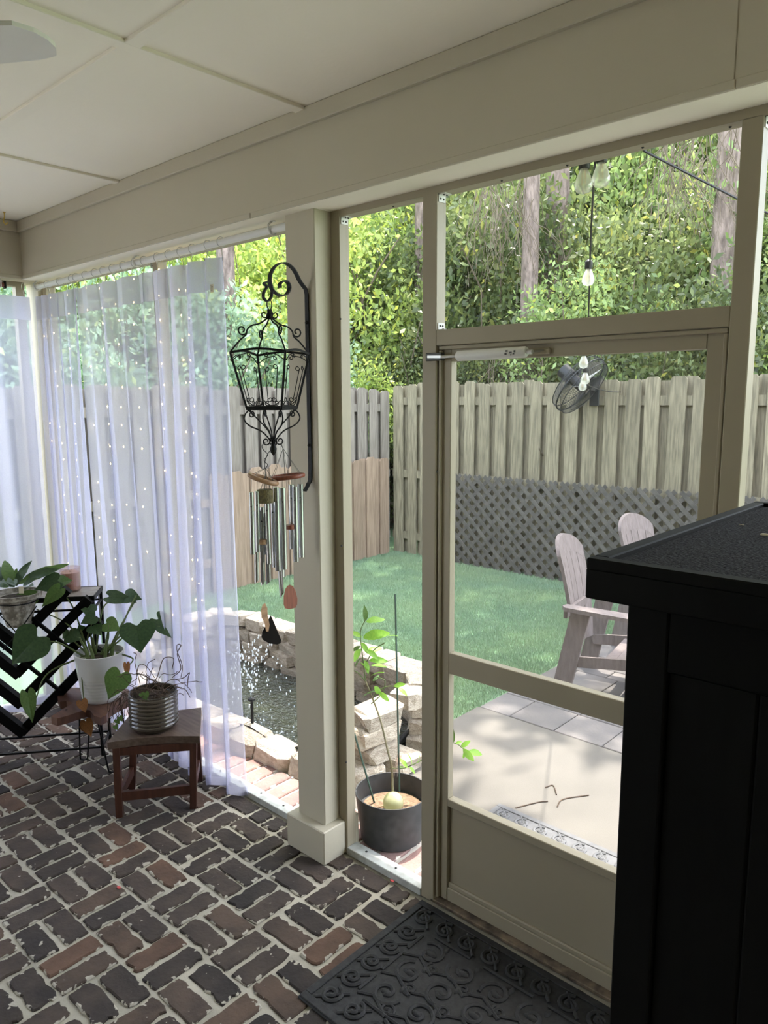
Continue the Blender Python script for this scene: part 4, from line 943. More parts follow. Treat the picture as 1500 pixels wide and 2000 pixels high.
# ------------------------------------------------------------------ leaves
def heart_mesh(m, curl=.15, fold=.12, seed=0):
    pts = []; n = 28
    for k in range(n):
        a = 2*PI*k/n; x = 15*math.sin(a)**3*.8+3.2*math.sin(a); y = 13*math.cos(a)-4.0*math.cos(2*a)-1.5*math.cos(3*a)-.6*math.cos(4*a); pts.append((x/27+.012*math.sin(5*a+seed), (y-5.5)/21+.01*math.cos(7*a+seed)))
    r_ = random.Random(seed); V_ = [(0, .02, 0)]; F_ = []
    for f in (.5, 1):
        for x, y in pts: V_.append((x*f*1.0, y*f, fold*abs(x)*f-curl*(y*f)**2-.10*(x*f)**2+r_.gauss(0, .008)*f))
    for k in range(n):
        l = (k+1) % n; F_.append((0, 1+k, 1+l)); F_.append((1+k, 1+n+k, 1+n+l, 1+l))
    return MB().add(V_, F_).mesh('leaf', m, 180)
def lance_mesh(m, w=.16, curl=.25, seed=0, und=.01):
    n = 10; V_ = []; F_ = []; r_ = random.Random(seed)
    for i in range(n+1):
        t = i/n; ww = w*math.sin(PI*min(1, t*.94+.03))**.8*(1.1-.3*t)
        z = -curl*t*t
        V_ += [(-ww, -t, z+.25*ww+r_.gauss(0, und)), (0, -t, z), (ww, -t, z+.25*ww+r_.gauss(0, und))]
    for i in range(n): F_ += [(3*i, 3*i+1, 3*i+4, 3*i+3), (3*i+1, 3*i+2, 3*i+5, 3*i+4)]
    return MB().add(V_, F_).mesh('leaf', m, 180)
def put_leaf(parent, me, A_, T_, nrm, wid=1.0, org=None):
    A_, T_ = Vector(A_), Vector(T_); y = -(T_-A_).normalized(); z = Vector(nrm); z = (z-y*z.dot(y)).normalized(); x = y.cross(z); L_ = (T_-A_).length
    o = link_mesh('leaf', me, parent); M4 = Matrix(((x.x*L_*wid, y.x*L_, z.x*L_, 0), (x.y*L_*wid, y.y*L_, z.y*L_, 0), (x.z*L_*wid, y.z*L_, z.z*L_, 0), (0, 0, 0, 1)))
    o.matrix_local = Matrix.Translation(A_-(org or parent.location)) @ M4; return o
tocam = Vector(CAM)
HD, HM, HY, HDR = [heart_mesh(MT[k], seed=i) for i, k in enumerate(('leaf_dark', 'leaf_mid', 'leaf_lemon', 'leaf_dry'))]
LDm, LMm, LYm = lance_mesh(MT['leaf_dark'], .17, .3, 1), lance_mesh(MT['leaf_mid'], .16, .25, 2), lance_mesh(MT['leaf_lemon'], .2, .2, 3)
def q3(cx, cy): return (cx/3.51, 1050+cy/3.51)
def pot(mb_prof, o, m, t, name='pot'): return MB().lathe(mb_prof, 32).build(name, m, t, 35)
# ------------------------------------------------------------------ dark wooden stool + brown pot
ZT = .372
c4 = [pz(*q3(735, 1405), ZT), pz(*q3(1368, 1362), ZT), pz(*q3(1381, 1165), ZT), pz(*q3(885, 1222), ZT)]
sc = sum(c4, Vector())/4
stl = thing('wooden_stool', 'dark wooden stool with wedge-shaped top under the ribbed brown pot', 'stool', (sc.x, sc.y, 0))
loc = [c-Vector((sc.x, sc.y, 0)) for c in c4]
ed = [loc[0], loc[0].lerp(loc[1], .33)+(loc[2]-loc[1])*.07, loc[0].lerp(loc[1], .66)+(loc[2]-loc[1])*.07, loc[1], loc[2], loc[3]]
MB().prism([(p.x, p.y) for p in ed], ZT-.034, ZT).build('top', MT['stool_wood'], stl)
feet = [pz(*q3(822, 1912), 0), pz(*q3(1326, 1853), 0), Vector((-2.985, -.085, 0)), Vector((-3.165, -.345, 0))]
fe = [f-Vector((sc.x, sc.y, 0)) for f in feet]; tops = [l_+(Vector((0, 0, 0))-Vector((l_.x, l_.y, 0)))*.16 for l_ in loc]
ang_st = math.atan2((loc[1]-loc[0]).y, (loc[1]-loc[0]).x)
for f, tp in zip(fe, tops):
    m = MB(); a, b = Vector((f.x, f.y, .004)), Vector((tp.x, tp.y, ZT-.034))
    u_ = Vector((math.cos(ang_st), math.sin(ang_st), 0)); m.bar(a, b, .030, .030, (u_.x, u_.y, 0)); m.build('leg', MT['stool_leg'], stl)
def onleg(k, z): a, b = fe[k], tops[k]; t = z/(ZT-.034); return Vector((a.x+(b.x-a.x)*t, a.y+(b.y-a.y)*t, z))
for a, b in ((0, 1), (0, 3), (1, 2)): MB().bar(onleg(a, .10), onleg(b, .10), .018, .042).build('stretcher', MT['stool_leg'], stl)
for a, b in ((0, 1), (0, 3), (1, 2), (3, 2)): MB().bar(onleg(a, ZT-.055), onleg(b, ZT-.055), .018, .036).build('apron', MT['stool_leg'], stl)
bp = pz(302, 1418, ZT); bo = thing('potted_plant', 'glossy ribbed brown pot with a dead wiry plant', 'potted plant', (bp.x, bp.y, ZT))
s_ = depth(bp)/F; R1 = 46.5*s_; HP = .168
prof = [(R1*.80, 0), (R1*.92, .012)]
for k in range(8):
    z0 = .018+k*(HP-.024)/8; dz = (HP-.024)/8; prof += [(R1*.955, z0), (R1*1.0, z0+dz*.3), (R1*1.0, z0+dz*.7), (R1*.955, z0+dz*.98)]
prof += [(R1*.985, HP), (R1*.91, HP), (R1*.90, HP-.03), (.001, HP-.03)]
pot(prof, bp, MT['pot_brown'], bo)
MB().lathe([(R1*.895, HP-.034), (R1*.6, HP-.022), (.001, HP-.02)], 20).build('soil', MT['soil'], bo, 60)
rd = random.Random(12); dv = MB()
for k in range(34):
    a = rd.uniform(0, 6.28); p = Vector((math.cos(a)*R1*.7*rd.random(), math.sin(a)*R1*.7*rd.random(), HP-.03)); d = Vector((rd.gauss(0, .35), rd.gauss(0, .35), 1)); pts = [p.copy()]
    side = rd.random()
    for i in range(rd.randint(8, 15)):
        d = (d+Vector((rd.gauss(0, .42), rd.gauss(0, .42), rd.gauss(-.10, .28)))+hr*(.14 if side < .5 else -.13)).normalized(); p = p+d*rd.uniform(.012, .022); p.z = max(p.z, HP-.03) if (p.x**2+p.y**2) < (R1*1.05)**2 else max(p.z, .004); pts.append(p.copy())
    dv.tube(bez(pts, 3), .0016, 4)
for k in range(16):     # trailing over the rim, left side
    p = -hr*R1*.9+Vector((rd.gauss(0, .03), rd.gauss(0, .03), HP-.01)); d = Vector((0, 0, .3))-hr; pts = [p.copy()]
    for i in range(11): d = (d+Vector((rd.gauss(0, .35), rd.gauss(0, .35), -.35))).normalized(); p = p+d*.017; p = p if p.z > .006 else Vector((p.x, p.y, .006)); pts.append(p.copy())
    dv.tube(bez(pts, 2), .0014, 4)
for q in (((960, 1000), (925, 860), (935, 800), (915, 790)), ((1180, 960), (1240, 900), (1215, 800), (1240, 740), (1215, 735), (1215, 780), (1250, 880), (1240, 960)), ((1200, 975), (1260, 960), (1300, 925), (1290, 960), (1285, 1020)), ((1050, 1000), (1080, 950), (1110, 850), (1140, 820), (1190, 830), (1180, 900)), ((930, 1010), (950, 880), (1000, 880), (1060, 960))):
    dv.tube(bez([at(*q3(*c), depth(bp)-.01)-Vector((bp.x, bp.y, ZT)) for c in q], 4), .002, 4)
dv.build('dead_stems', MT['vine_dead'], bo, kind='stuff')
for c in ((970, 1070), (990, 1085), (1000, 1065), (800, 1250), (790, 1290), (820, 1230)):
    A_ = at(*q3(*c), depth(bp)-.10); put_leaf(bo, HM, A_, A_+Vector((.012, .004, -.018)), tocam-A_)
# ------------------------------------------------------------------ live-edge stool + white pot plant
ZL = .365
sl_c = pz(185, 1395, ZL-.03); ls = thing('slab_stool', 'lobed live-edge wood slab stool on black hairpin legs', 'stool', (sl_c.x, sl_c.y, 0))
ol = [(350, 1225), (400, 1195), (470, 1150), (500, 1130), (455, 1120), (410, 1125), (395, 1090), (410, 1050), (450, 1030), (530, 1028), (600, 1035), (700, 1010), (800, 1020), (880, 1040), (900, 1080), (880, 1110), (800, 1150), (745, 1185), (730, 1215), (690, 1235), (645, 1220), (620, 1185), (590, 1180), (540, 1195), (450, 1225), (390, 1240)]
o3 = [pz(*q3(*c), ZL)-Vector((sl_c.x, sl_c.y, 0)) for c in ol]
MB().prism([(p.x, p.y) for p in o3], ZL-.038, ZL).build('slab', MT['slab_wood'], ls)
for k, c in enumerate(((440, 1040), (455, 1180), (580, 1110))): MB().sphere(pz(*q3(*c), ZL)-Vector((sl_c.x, sl_c.y, 0)), .006, 8, 4, (1, 1, .2)).build('knot', MT['iron'], ls)
for (fc, tx) in (((578, 1525), (580, 1190)), ((768, 1610), (700, 1225)), ((915, 1502), (850, 1090))):
    f = pz(*q3(*fc), .004)-Vector((sl_c.x, sl_c.y, 0)); t_ = pz(*q3(*tx), ZL-.038)-Vector((sl_c.x, sl_c.y, 0)); w = hr*.022
    MB().tube(bez([t_-w*1.2, f-w*.9+Vector((0, 0, .03)), f-w*.45+Vector((0, 0, .0045)), f+w*.45+Vector((0, 0, .0045)), f+w*.9+Vector((0, 0, .03)), t_+w*1.2], 6), .0045, 6).build('hairpin_leg', MT['iron'], ls)
wp = pz(200, 1363, ZL); wo = thing('potted_plant', 'ribbed white pot with trailing heart-shaped green leaves', 'potted plant', (wp.x, wp.y, ZL))
s_ = depth(wp)/F; RW = 47*s_; HW = .245
prof = [(RW*.70, 0), (RW*.76, .008)]
for k in range(7): z0 = .016+k*.017; f = .77+.23*z0/HW; prof += [(RW*f*.985, z0), (RW*f*1.012, z0+.006), (RW*f*1.012, z0+.011)]
prof += [(RW*.90, .14), (RW*.985, HW-.004), (RW, HW), (RW*.93, HW), (RW*.91, HW-.03), (.001, HW-.03)]
pot(prof, wp, MT['pot_white'], wo)
MB().lathe([(RW*.91, HW-.034), (.001, HW-.024)], 20).build('soil', MT['soil'], wo, 60)
dW = depth(wp); crown = Vector((wp.x, wp.y, ZL+HW-.02))
LV = [((245, 690), (75, 865), -.12, HD, 1.05), ((940, 615), (965, 782), -.10, HD, 1.25), ((1095, 570), (1258, 705), .0, HD, .55), ((820, 945), (740, 1105), -.16, HM, .95), ((190, 1080), (222, 1262), -.10, HM, .5), ((640, 510), (560, 490), .0, HD, 1.2), ((640, 545), (555, 585), -.02, HD, 1.0), ((480, 670), (560, 690), -.03, HD, 1.0), ((735, 590), (815, 630), .02, HM, 1.0), ((640, 610), (690, 660), .0, HD, 1.1), ((760, 405), (920, 432), .06, HD, .5), ((870, 400), (960, 415), .06, HD, .9), ((385, 300), (240, 350), -.03, HD, .9), ((400, 310), (480, 290), .0, HM, .9), ((400, 360), (285, 470), -.06, HM, .6), ((210, 415), (5, 460), -.05, HM, .55), ((470, 650), (430, 690), .0, HD, 1.1), ((560, 640), (545, 600), .0, HD, 1.1), ((560, 1125), (585, 1195), -.14, HDR, .8), ((590, 1265), (625, 1360), -.14, HDR, .7), ((868, 870), (875, 955), -.12, HDR, .45), ((575, 1290), (600, 1340), -.13, HDR, .8)]
for (a, b, dd, me, wd) in LV:
    A_ = at(*q3(*a), dW+dd); T_ = at(*q3(*b), dW+dd-.03); put_leaf(wo, me, A_, T_, (tocam-A_).normalized()+Vector((0, 0, .35)), wd)
PT = [((520, 820), (400, 720), (250, 715), -.1), ((700, 800), (850, 655), (940, 620), -.08), ((720, 800), (900, 650), (1095, 610), -.02), ((600, 830), (800, 900), (820, 945), -.12), ((560, 800), (330, 930), (240, 1120), -.08), ((620, 810), (600, 700), (640, 560), .0), ((560, 800), (500, 700), (490, 670), -.02), ((690, 800), (740, 700), (745, 600), .0), ((650, 800), (640, 700), (650, 620), .0), ((640, 800), (700, 500), (775, 425), .05), ((760, 790), (830, 600), (935, 420), .05), ((570, 800), (470, 600), (250, 490), -.02), ((560, 780), (500, 480), (400, 350), .0), ((800, 760), (920, 420), (930, 425), .04), ((600, 840), (560, 850), (575, 1130), -.13), ((860, 780), (910, 830), (870, 890), -.1)]
ps = MB()
for a, b, c, dd in PT:
    A_ = at(*q3(*a), dW+dd*.3); A_ = A_.lerp(crown, .35); m_ = at(*q3(*b), dW+dd*.7); e_ = at(*q3(*c), dW+dd)
    MB().tube([p-wo.location for p in bez([A_, m_, e_], 7)], [.0055-.0028*i/14 for i in range(15)], 5).build('petiole', MT['stem'], wo)
for k in range(6):
    a = k*1.05; b_ = crown+Vector((math.cos(a)*RW*.45, math.sin(a)*RW*.45, -.01)); MB().tube([p-wo.location for p in bez([b_, b_+Vector((math.cos(a)*.01, math.sin(a)*.01, .05)), b_+Vector((math.cos(a)*.03, math.sin(a)*.03, .11))], 5)], [.011-.0008*i for i in range(11)], 6).build('stem', MT['stem'], wo)
# ------------------------------------------------------------------ metal plant table with black diamond rack
ZTB = .868
tc = pz(198, 1145, ZTB); U = Vector((.62, .785, 0)).normalized(); Vv = Vector((U.y, -U.x, 0))
tb = thing('plant_table', 'black metal plant table with tiled top and diamond rack below', 'table', (tc.x, tc.y, 0), math.atan2(U.y, U.x))
# local: +x along U (right end at 0, runs to -len), -y towards the camera
LT, DT = .80, .20
MB().bbox((-LT, -DT, ZTB-.016), (0, 0, ZTB), .003).build('tile_top', MT['tile_top'], tb)
MB().bbox((-LT-.006, -DT-.006, ZTB-.024), (.006, -DT, ZTB+.002), .002).bbox((-LT-.006, 0, ZTB-.024), (.006, .006, ZTB+.002), .002).bbox((0, -DT, ZTB-.024), (.006, 0, ZTB+.002), .002).bbox((-LT-.006, -DT, ZTB-.024), (-LT, 0, ZTB+.002), .002).build('top_frame', MT['iron'], tb)
for x in (-.004, -LT+.004):
    for y in (-.004, -DT+.004): MB().bar((x, y, .004), (x, y, ZTB-.02), .014, .014, (0, 1, 0)).build('leg', MT['iron'], tb)
for y in (-.004, -DT+.004):
    for z in (.05, ZTB-.07): MB().bar((-LT, y, z), (0, y, z), .010, .010).build('rail', MT['iron'], tb)
for z in (.05, ZTB-.07): MB().bar((-.004, 0, z), (-.004, -DT, z), .010, .010).build('rail', MT['iron'], tb)
def rack_bar(p, q, w=.048, dpt=.045, y=None):
    y = -DT-.02 if y is None else y
    p, q = Vector((p[0], y, p[1])), Vector((q[0], y, q[1])); MB().bar(p, q, dpt, w, (p-q).cross(Vector((0, 1, 0)))).build('rack_slat', MT['cab_black'], tb)
def tl(x, y, yl=-DT-.02):      # pixel -> local (x, z) on the rack plane of the table
    o_ = Vector(CAM)-Vector((tc.x, tc.y, 0)); r_ = Vector(ray(x, y)); oy_ = -(o_.dot(Vv)); ry_ = -(r_.dot(Vv)); t_ = (yl-oy_)/ry_; p_ = o_+r_*t_; return (p_.dot(U), p_.z)
vx, vz = tl(47, 1424); vz = max(vz, .03)
for k, (ll, rl) in enumerate(((.30, .40), (.30, .40), (.30, .36), (.28, .26))):
    zb = vz+k*.155; rack_bar((vx-.012, zb-.012), (vx+rl, zb+rl)); rack_bar((vx+.012, zb-.012), (vx-ll, zb+ll), y=-DT-.045)
for k in range(2): rack_bar((vx+.20+.14*k, vz+.20+.14*k), (vx+.20+.14*k-.34, vz+.20+.14*k+.34), .016, .016, -DT-.05)
# wire plant holder and aged pot
ag = at(33, 1160, depth(tc)-.30); zrim = ag.z
ap = thing('potted_plant', 'speckled aged white pot with broad glossy leaves in the wire holder', 'potted plant', (ag.x, ag.y, zrim-.16))
s_ = depth(ag)/F; RA = 46*s_
pot([(RA*.42, 0), (RA*.5, .004), (RA*.74, .125), (RA*.78, .132), (RA*.96, .145), (RA, .168), (RA*.92, .168), (RA*.84, .145), (.001, .14)], ag, MT['pot_aged'], ap)
MB().lathe([(RA*.84, .143), (.001, .15)], 16).build('soil', MT['soil'], ap, 60)
LP = [((75, 330), (30, 130), -.02, LMm, 1.1), ((110, 330), (160, 180), .05, LDm, .9), ((130, 320), (440, 150), .0, LMm, .75), ((150, 300), (355, 190), .02, LDm, .9), ((90, 330), (-60, 150), .0, LDm, 1.0), ((100, 340), (-40, 240), -.05, LDm, 1.0), ((80, 330), (110, 210), .04, LMm, 1.2), ((160, 330), (230, 270), -.03, LDm, 1.2), ((60, 340), (-30, 310), -.06, LDm, 1.2), ((180, 350), (200, 300), -.05, LDm, 1.4), ((100, 330), (60, 250), -.05, LDm, 1.3)]
for (a, b, dd, me, wd) in LP:
    A_ = at(*q3(*a), depth(ag)+dd); T_ = at(*q3(*b), depth(ag)+dd+random.uniform(-.08, .08)); put_leaf(ap, me, A_, T_, (tocam-A_).normalized()+Vector((0, 0, .8)), wd)
lp = at(*q3(145, 355), depth(ag)-.10); MB().bbox((-.012, -.001, -.02), (.012, .001, .014), .0004).build('plant_tag', MT['paper'], ap, loc=lp-ap.location, rot=(0, 0, .7))
hd = thing('wire_holder', 'thin black wire plant holder hooked to the table front', 'plant holder', (ag.x, ag.y, zrim-.17))
MB().tube([(math.cos(a)*RA*.80, math.sin(a)*RA*.80, .135) for a in [2*PI*k/24 for k in range(24)]], .003, 6, closed=True).build('hoop', MT['iron'], hd)
vb = at(*q3(120, 660), depth(ag)-.03)-hd.location
MB().tube([vb, at(*q3(250, 470), depth(ag)-.05)-hd.location], .003, 6).build('wire', MT['iron'], hd)
MB().tube([vb, at(*q3(-20, 510), depth(ag)-.05)-hd.location], .003, 6).build('wire', MT['iron'], hd)
MB().tube([vb, at(*q3(20, 770), depth(ag)-.02)-hd.location], .003, 6).build('wire', MT['iron'], hd)
# candle
cp = pz(139, 1153, ZTB+.001); cdl = thing('candle_jar', 'pink candle in a clear glass jar on the table', 'candle', (cp.x, cp.y, ZTB))
s_ = depth(cp)/F; RC = 19*s_; HC = .125
MB().lathe([(RC*.9, .001), (RC, .006), (RC, HC), (RC*.95, HC), (RC*.94, .008), (.001, .008)], 24).build('jar', JAR, cdl, 40)
MB().lathe([(RC*.9, .009), (RC*.925, .012), (RC*.925, HC*.80), (.001, HC*.79)], 24).build('wax', MT['candle'], cdl, 40)
MB().tube([(0, 0, HC*.78), (0, 0, HC*.86)], .001, 5).build('wick', MT['iron'], cdl)
pl = MB()
for k, (h_, z) in enumerate(((.6, .5), (.45, .42), (.5, .36))):
    for i in range(6):
        a0 = -.9+i*.2*h_; pl.add([(math.cos(a0)*RC*1.006, math.sin(a0)*RC*1.006, HC*z), (math.cos(a0+.08)*RC*1.006, math.sin(a0+.08)*RC*1.006, HC*z), (math.cos(a0+.08)*RC*1.006, math.sin(a0+.08)*RC*1.006, HC*z+.004), (math.cos(a0)*RC*1.006, math.sin(a0)*RC*1.006, HC*z+.004)], [(0, 1, 2, 3)])
pl.build('label_print', MT['paper'], cdl)
# ------------------------------------------------------------------ black cabinet
ZCB = 1.64; XK, YN, YFAR = -.457, -1.10, -.37; CK = MT['cab_black']
cb0 = thing('storage_cabinet', 'tall black cabinet with carpeted tray top beside the screen door', 'cabinet', (0, (YN+YFAR)/2, 0))
oy = -(YN+YFAR)/2
def cbx(a, b, bev=.002): return MB().bbox((a[0], a[1]+oy, a[2]), (b[0], b[1]+oy, b[2]), bev)
xe = XK+.98; zt_ = ZCB-.055; iL, iN, iF = XK+.045, YN+.035, YFAR-.02
cbx((iL+.012, iN+.012, .05), (xe-.057, iF-.012, zt_)).build('body', CK, cb0)
for x in (iL, xe-.10): cbx((x, iN, 0), (x+.055, iN+.05, zt_)).build('corner_post', CK, cb0)
for x in (iL, xe-.10): cbx((x, iF-.05, 0), (x+.055, iF, zt_)).build('corner_post', CK, cb0)
for z0, z1 in ((.06, .14), (.60, .68), (zt_-.09, zt_)): cbx((iL+.055, iN+.002, z0), (xe-.10, iN+.03, z1)).build('rail', CK, cb0)
npl = 7; w_ = (xe-.10-iL-.055)/npl
for z0, z1 in ((.14, .60), (.68, zt_-.09)):
    for k in range(npl): cbx((iL+.055+k*w_+.001, iN+.008, z0), (iL+.055+(k+1)*w_-.001, iN+.02, z1), .0025).build('panel_board', CK, cb0)
cbx((XK, YN, ZCB-.055), (xe, YFAR, ZCB-.014)).build('top_tray', CK, cb0)
for a, b in (((XK, YN, ZCB-.016), (xe, YN+.022, ZCB)), ((XK, YFAR-.022, ZCB-.016), (xe, YFAR, ZCB)), ((XK, YN+.022, ZCB-.016), (XK+.022, YFAR-.022, ZCB)), ((xe-.022, YN+.022, ZCB-.016), (xe, YFAR-.022, ZCB))): cbx(a, b).build('tray_rim', CK, cb0)
cbx((XK+.022, YN+.022, ZCB-.015), (xe-.022, YFAR-.022, ZCB-.007), .001).build('carpet_inlay', MT['carpet'], cb0)
for k, (sx, sy, lab) in enumerate(((1495, 1047, 'pale crumb on the carpeted cabinet top near the frame edge'), (1448, 1027, 'thin pale lint strand on the carpeted cabinet top'))):
    p = pz(sx, sy, ZCB-.006); o = MB().sphere((0, 0, .002), .004 if k == 0 else .002, 8, 5, (2.2, 1, .6)).build('lint', MT['paper'], None, loc=p); tag(o, lab, 'lint')
for k, ((sx, sy), lab) in enumerate((((766, 1722), 'small red petal on the bricks beside the side-screen sill'), ((232, 1735), 'small red petal lying in the middle of the brick floor'))):
    p = pz(sx, sy, .004); o = MB().sphere((0, 0, .004), .008, 8, 5, (1.3, .8, .4)).build('petal', MT['petal'], None, loc=p); tag(o, lab, 'petal')
# ------------------------------------------------------------------ ceiling fan and cup hook
hub = Vector((-1.93, -1.61, 2.50)); cf = thing('ceiling_fan', 'ceiling fan with one pale blade tip reaching into the corner', 'ceiling fan', (hub.x, hub.y, ZC))
dz = hub.z-ZC
MB().lathe([(.001, 0), (.07, -.001), (.07, -.02), (.03, -.06), (.013, -.065), (.013, dz+.10), (.10, dz+.08), (.12, dz+.02), (.10, dz-.04), (.001, dz-.05)], 24).build('motor', MT['fan_blade'], cf, 40)
tip = Vector((-1.436, -1.33, 2.5)); a0 = math.atan2(tip.y-hub.y, tip.x-hub.x); RL = Vector((tip.x-hub.x, tip.y-hub.y)).length
for k in range(3):
    a = a0+k*2*PI/3; out = [(.13, -.045), (.20, -.055), (RL-.06, -.068), (RL-.02, -.06), (RL, -.03), (RL+.005, .0), (RL, .03), (RL-.02, .06), (RL-.06, .068), (.20, .055), (.13, .045)]
    MB().prism(out, dz-.004, dz+.004).xf(Matrix.Rotation(a, 4, 'Z')).build('blade', MT['fan_blade'], cf)
hk = pz(8, 414, ZC); ho = thing('cup_hook', 'yellow brass cup hook screwed into the ceiling corner', 'hook', hk)
MB().tube(bez([(0, 0, 0), (0, 0, -.025), (-.008, -.004, -.045), (.004, .002, -.062), (.022, .006, -.056)], 6), .003, 6).build('hook_wire', MT['brass'], ho)
MB().lathe([(.007, -.004), (.007, 0)], 10).build('collar', MT['brass'], ho)
# ------------------------------------------------------------------ outdoor potted lemon tree
lp0 = pz(766, 1630, -.004); lm = thing('potted_sapling', 'young lemon tree in a black plastic pot outside the side screen', 'potted plant', (lp0.x, lp0.y, -.004))
dl = depth(lp0); s_ = dl/F; RP = 71*s_; HPp = .205
pot([(RP*.82, 0), (RP*.86, .006), (RP*.99, HPp-.02), (RP*1.0, HPp), (RP*.97, HPp), (RP*.93, HPp-.08), (.001, HPp-.08)], lp0, MT['pot_plastic'], lm)
MB().lathe([(RP*.93, HPp-.082), (RP*.5, HPp-.07), (.001, HPp-.068)], 24).build('mulch', MT['mulch'], lm, 60)
def lo_(x, y, dd=0): return at(x, y, dl+dd)-lm.location
stem = bez([lo_(767, 1552), lo_(765, 1500), lo_(757, 1465), lo_(744, 1410), lo_(728, 1365), lo_(714, 1330)], 5)
MB().tube(stem, [.0055-.0001*i for i in range(len(stem))], 6).build('stem', MT['sapling_bark'], lm)
for pts in (((728, 1365), (737, 1350), (760, 1340), (785, 1345)), ((714, 1330), (700, 1315), (688, 1308)), ((714, 1330), (708, 1280), (704, 1235), (714, 1210)), ((712, 1300), (730, 1270), (752, 1255)), ((725, 1375), (745, 1355), (752, 1330), (735, 1322)), ((762, 1500), (790, 1500), (830, 1480), (862, 1450), (890, 1452), (905, 1462))):
    MB().tube(bez([lo_(*p) for p in pts], 4), .0024, 5).build('twig', MT['stem'], lm)
LFS = [((714, 1212), (714, 1186)), ((716, 1215), (752, 1205)), ((706, 1245), (682, 1230)), ((710, 1245), (758, 1233)), ((756, 1243), (776, 1238)), ((704, 1262), (684, 1272)), ((706, 1268), (686, 1292)), ((715, 1275), (745, 1262)), ((722, 1290), (757, 1288)), ((712, 1290), (722, 1315)), ((705, 1285), (690, 1300)), ((725, 1300), (755, 1298)), ((720, 1310), (708, 1292)), ((725, 1320), (748, 1308)), ((716, 1270), (740, 1285)), ((735, 1350), (706, 1354)), ((740, 1352), (760, 1368)), ((745, 1355), (728, 1340)), ((778, 1344), (796, 1356)), ((770, 1340), (790, 1335)), ((728, 1330), (742, 1318)), ((706, 1255), (720, 1275)),
       ((795, 1500), (782, 1478)), ((800, 1498), (812, 1510)), ((805, 1495), (800, 1470)), ((790, 1500), (776, 1496)), ((815, 1490), (822, 1475)), ((905, 1462), (925, 1488)), ((900, 1460), (918, 1446)), ((915, 1468), (944, 1472)), ((885, 1450), (884, 1428)), ((890, 1452), (902, 1448)), ((912, 1464), (905, 1480))]
for k, (a, b) in enumerate(LFS):
    dd = random.uniform(-.03, .03); A_ = at(*a, dl+dd); T_ = at(*b, dl+dd+random.uniform(-.03, .03)); put_leaf(lm, LYm if k % 5 else LMm, A_, T_, (tocam-A_).normalized()*.6+Vector((random.gauss(0, .4), random.gauss(0, .4), .7)), 1.15)
MB().tube([lo_(780, 1545), lo_(772, 1160)], .0042, 7).build('stake', MT['stake'], lm)
MB().tube([lo_(731, 1568), lo_(692, 1432)], .0042, 7).build('stake', MT['stake'], lm)
MB().tube([lo_(773, 1520, -.01), lo_(774, 1500, -.01), lo_(781, 1472, -.01)], [.012, .013, .009], 10, cap=False).build('trunk_guard', JAR, lm)
gb = at(768, 1567, dl-.05); MB().sphere(gb-lm.location, 20*s_, 20, 14).build('glass_ball', MT['ball_glass'], lm, 180)
# ------------------------------------------------------------------ string lights
BLB = [(1140, 352, 36, .0), (1174, 340, 36, .05), (1149, 540, 25, 0), (1140, 706, 19, 0), (1143, 738, 18, .05), (1138, 752, 16, 0)]
sg = thing('string_lights', 'festoon cord of clear filament bulbs running from the eave to the fence', 'string lights', at(1160, 330, 2.5))
lastp = None; cordp = [at(1166, 255, 2.5)-sg.location, at(1162, 320, 2.45)-sg.location, at(1156, 420, 2.9)-sg.location, at(1152, 520, 3.45)-sg.location, at(1150, 600, 4.0)-sg.location, at(1146, 690, 4.9)-sg.location, at(1146, 725, 5.3)-sg.location, at(1150, 752, 6.0)-sg.location, at(1185, 764, 6.8)-sg.location]
cordp.append(py_(1212, 766, 4.93)-sg.location)
MB().tube(bez(cordp, 6), .0042, 6).build('cord', MT['cord_black'], sg)
for (x, y, w, _) in BLB:
    d = F*.060/w; p = at(x, y, d)-sg.location
    b = MB().lathe([(.0125, .036), (.0135, .030), (.022, .012), (.0295, -.012), (.029, -.024), (.021, -.037), (.001, -.044)], 16, p).build('bulb', GLASS, sg, 180)
    MB().lathe([(.004, .078), (.011, .074), (.018, .066), (.018, .036), (.0165, .034), (.001, .034)], 14, p).build('socket', MT['cord_black'], sg, 40)
    f = MB()
    for k in (-1, 1): f.tube([p+Vector((.004*k, 0, .03)), p+Vector((.006*k, 0, -.015))], .0011, 5)
    f.build('filament', MT['filament'], b)
wc = thing('support_cable', 'grey steel cable slanting across the pane above the door', 'cable', at(1350, 345, 2.9))
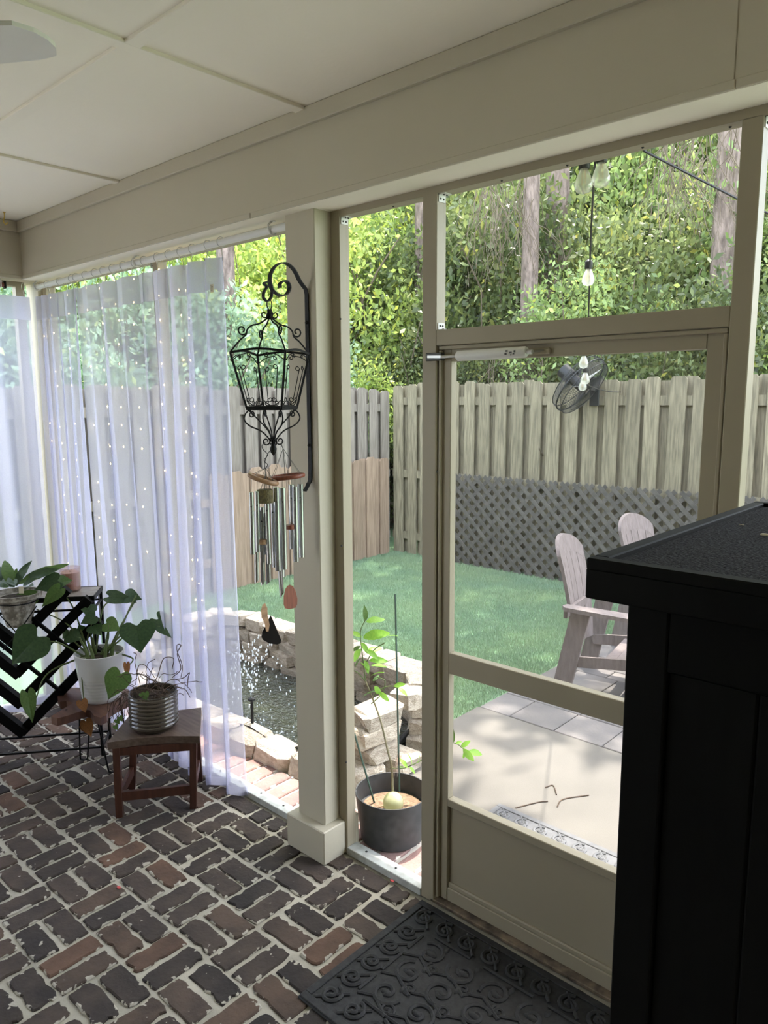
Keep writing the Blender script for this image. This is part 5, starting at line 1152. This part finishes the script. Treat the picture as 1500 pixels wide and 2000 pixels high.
MB().tube([at(1225, 268, 2.75)-wc.location, at(1262, 297, 2.8)-wc.location, at(1440, 388, 3.0)-wc.location, at(1560, 445, 3.1)-wc.location], .005, 6).build('strand', MT['cord_black'], wc)
# ------------------------------------------------------------------ cage fan on the fence
fc = py_(1133, 752, 4.62); cgf = thing('cage_fan', 'black wire cage fan tilted on the fence top behind the bulbs', 'fan', fc)
ax = (hr*.60+hc*.50+UP*-.62).normalized()       # blowing direction
s_ = depth(fc)/F; Rf = 62*s_
e1 = (hr*.80+UP*.62); e1 = (e1-ax*e1.dot(ax)).normalized(); e2 = ax.cross(e1)
def fp_(r_, a, h_): return (e1*math.cos(a)+e2*math.sin(a))*r_+ax*h_
for r_, h_, th in ((Rf, .0, .007), (Rf*.97, .06, .004), (Rf*.97, -.06, .004)):
    MB().tube([fp_(r_, 2*PI*k/36, h_) for k in range(36)], th, 6, closed=True).build('cage_ring', MT['fan_dark'], cgf)
cw = MB()
for k in range(72):
    a = 2*PI*k/72
    for s in (1, -1): cw.tube([fp_(.03, a+.3*s, .10*s), fp_(Rf*.6, a+.1*s, .095*s), fp_(Rf*.97, a, .06*s), fp_(Rf, a, 0)], .0016, 4)
for r_ in (.35, .55, .75):
    for s in (1, -1): cw.tube([fp_(Rf*r_, 2*PI*k/30, .097*s) for k in range(30)], .0016, 4, closed=True)
cw.build('cage_wires', MT['fan_dark'], cgf, kind='stuff')
for k in range(3):
    a = 2*PI*k/3+.4; MB().add([fp_(.03, a-.4, .02), fp_(.03, a+.4, -.02), fp_(Rf*.86, a+.42, -.03), fp_(Rf*.9, a, .0), fp_(Rf*.82, a-.36, .03)], [(0, 1, 2, 3, 4)]).build('blade', MT['steel'], cgf)
MB().tube([ax*.03, ax*-.10, ax*-.12, ax*-.24, ax*-.25], [.05, .055, .075, .07, .04], 16).build('motor', MT['fan_dark'], cgf, 40)
mo = Vector((fc.x, 4.924, fc.z))-fc
MB().bar(ax*-.2, mo+Vector((0, 0, -.05)), .03, .03).build('arm', MT['fan_dark'], cgf)
MB().bbox(mo+Vector((-.05, -.01, -.2)), mo+Vector((.05, .006, .08)), .004).build('mount_plate', MT['fan_dark'], cgf)
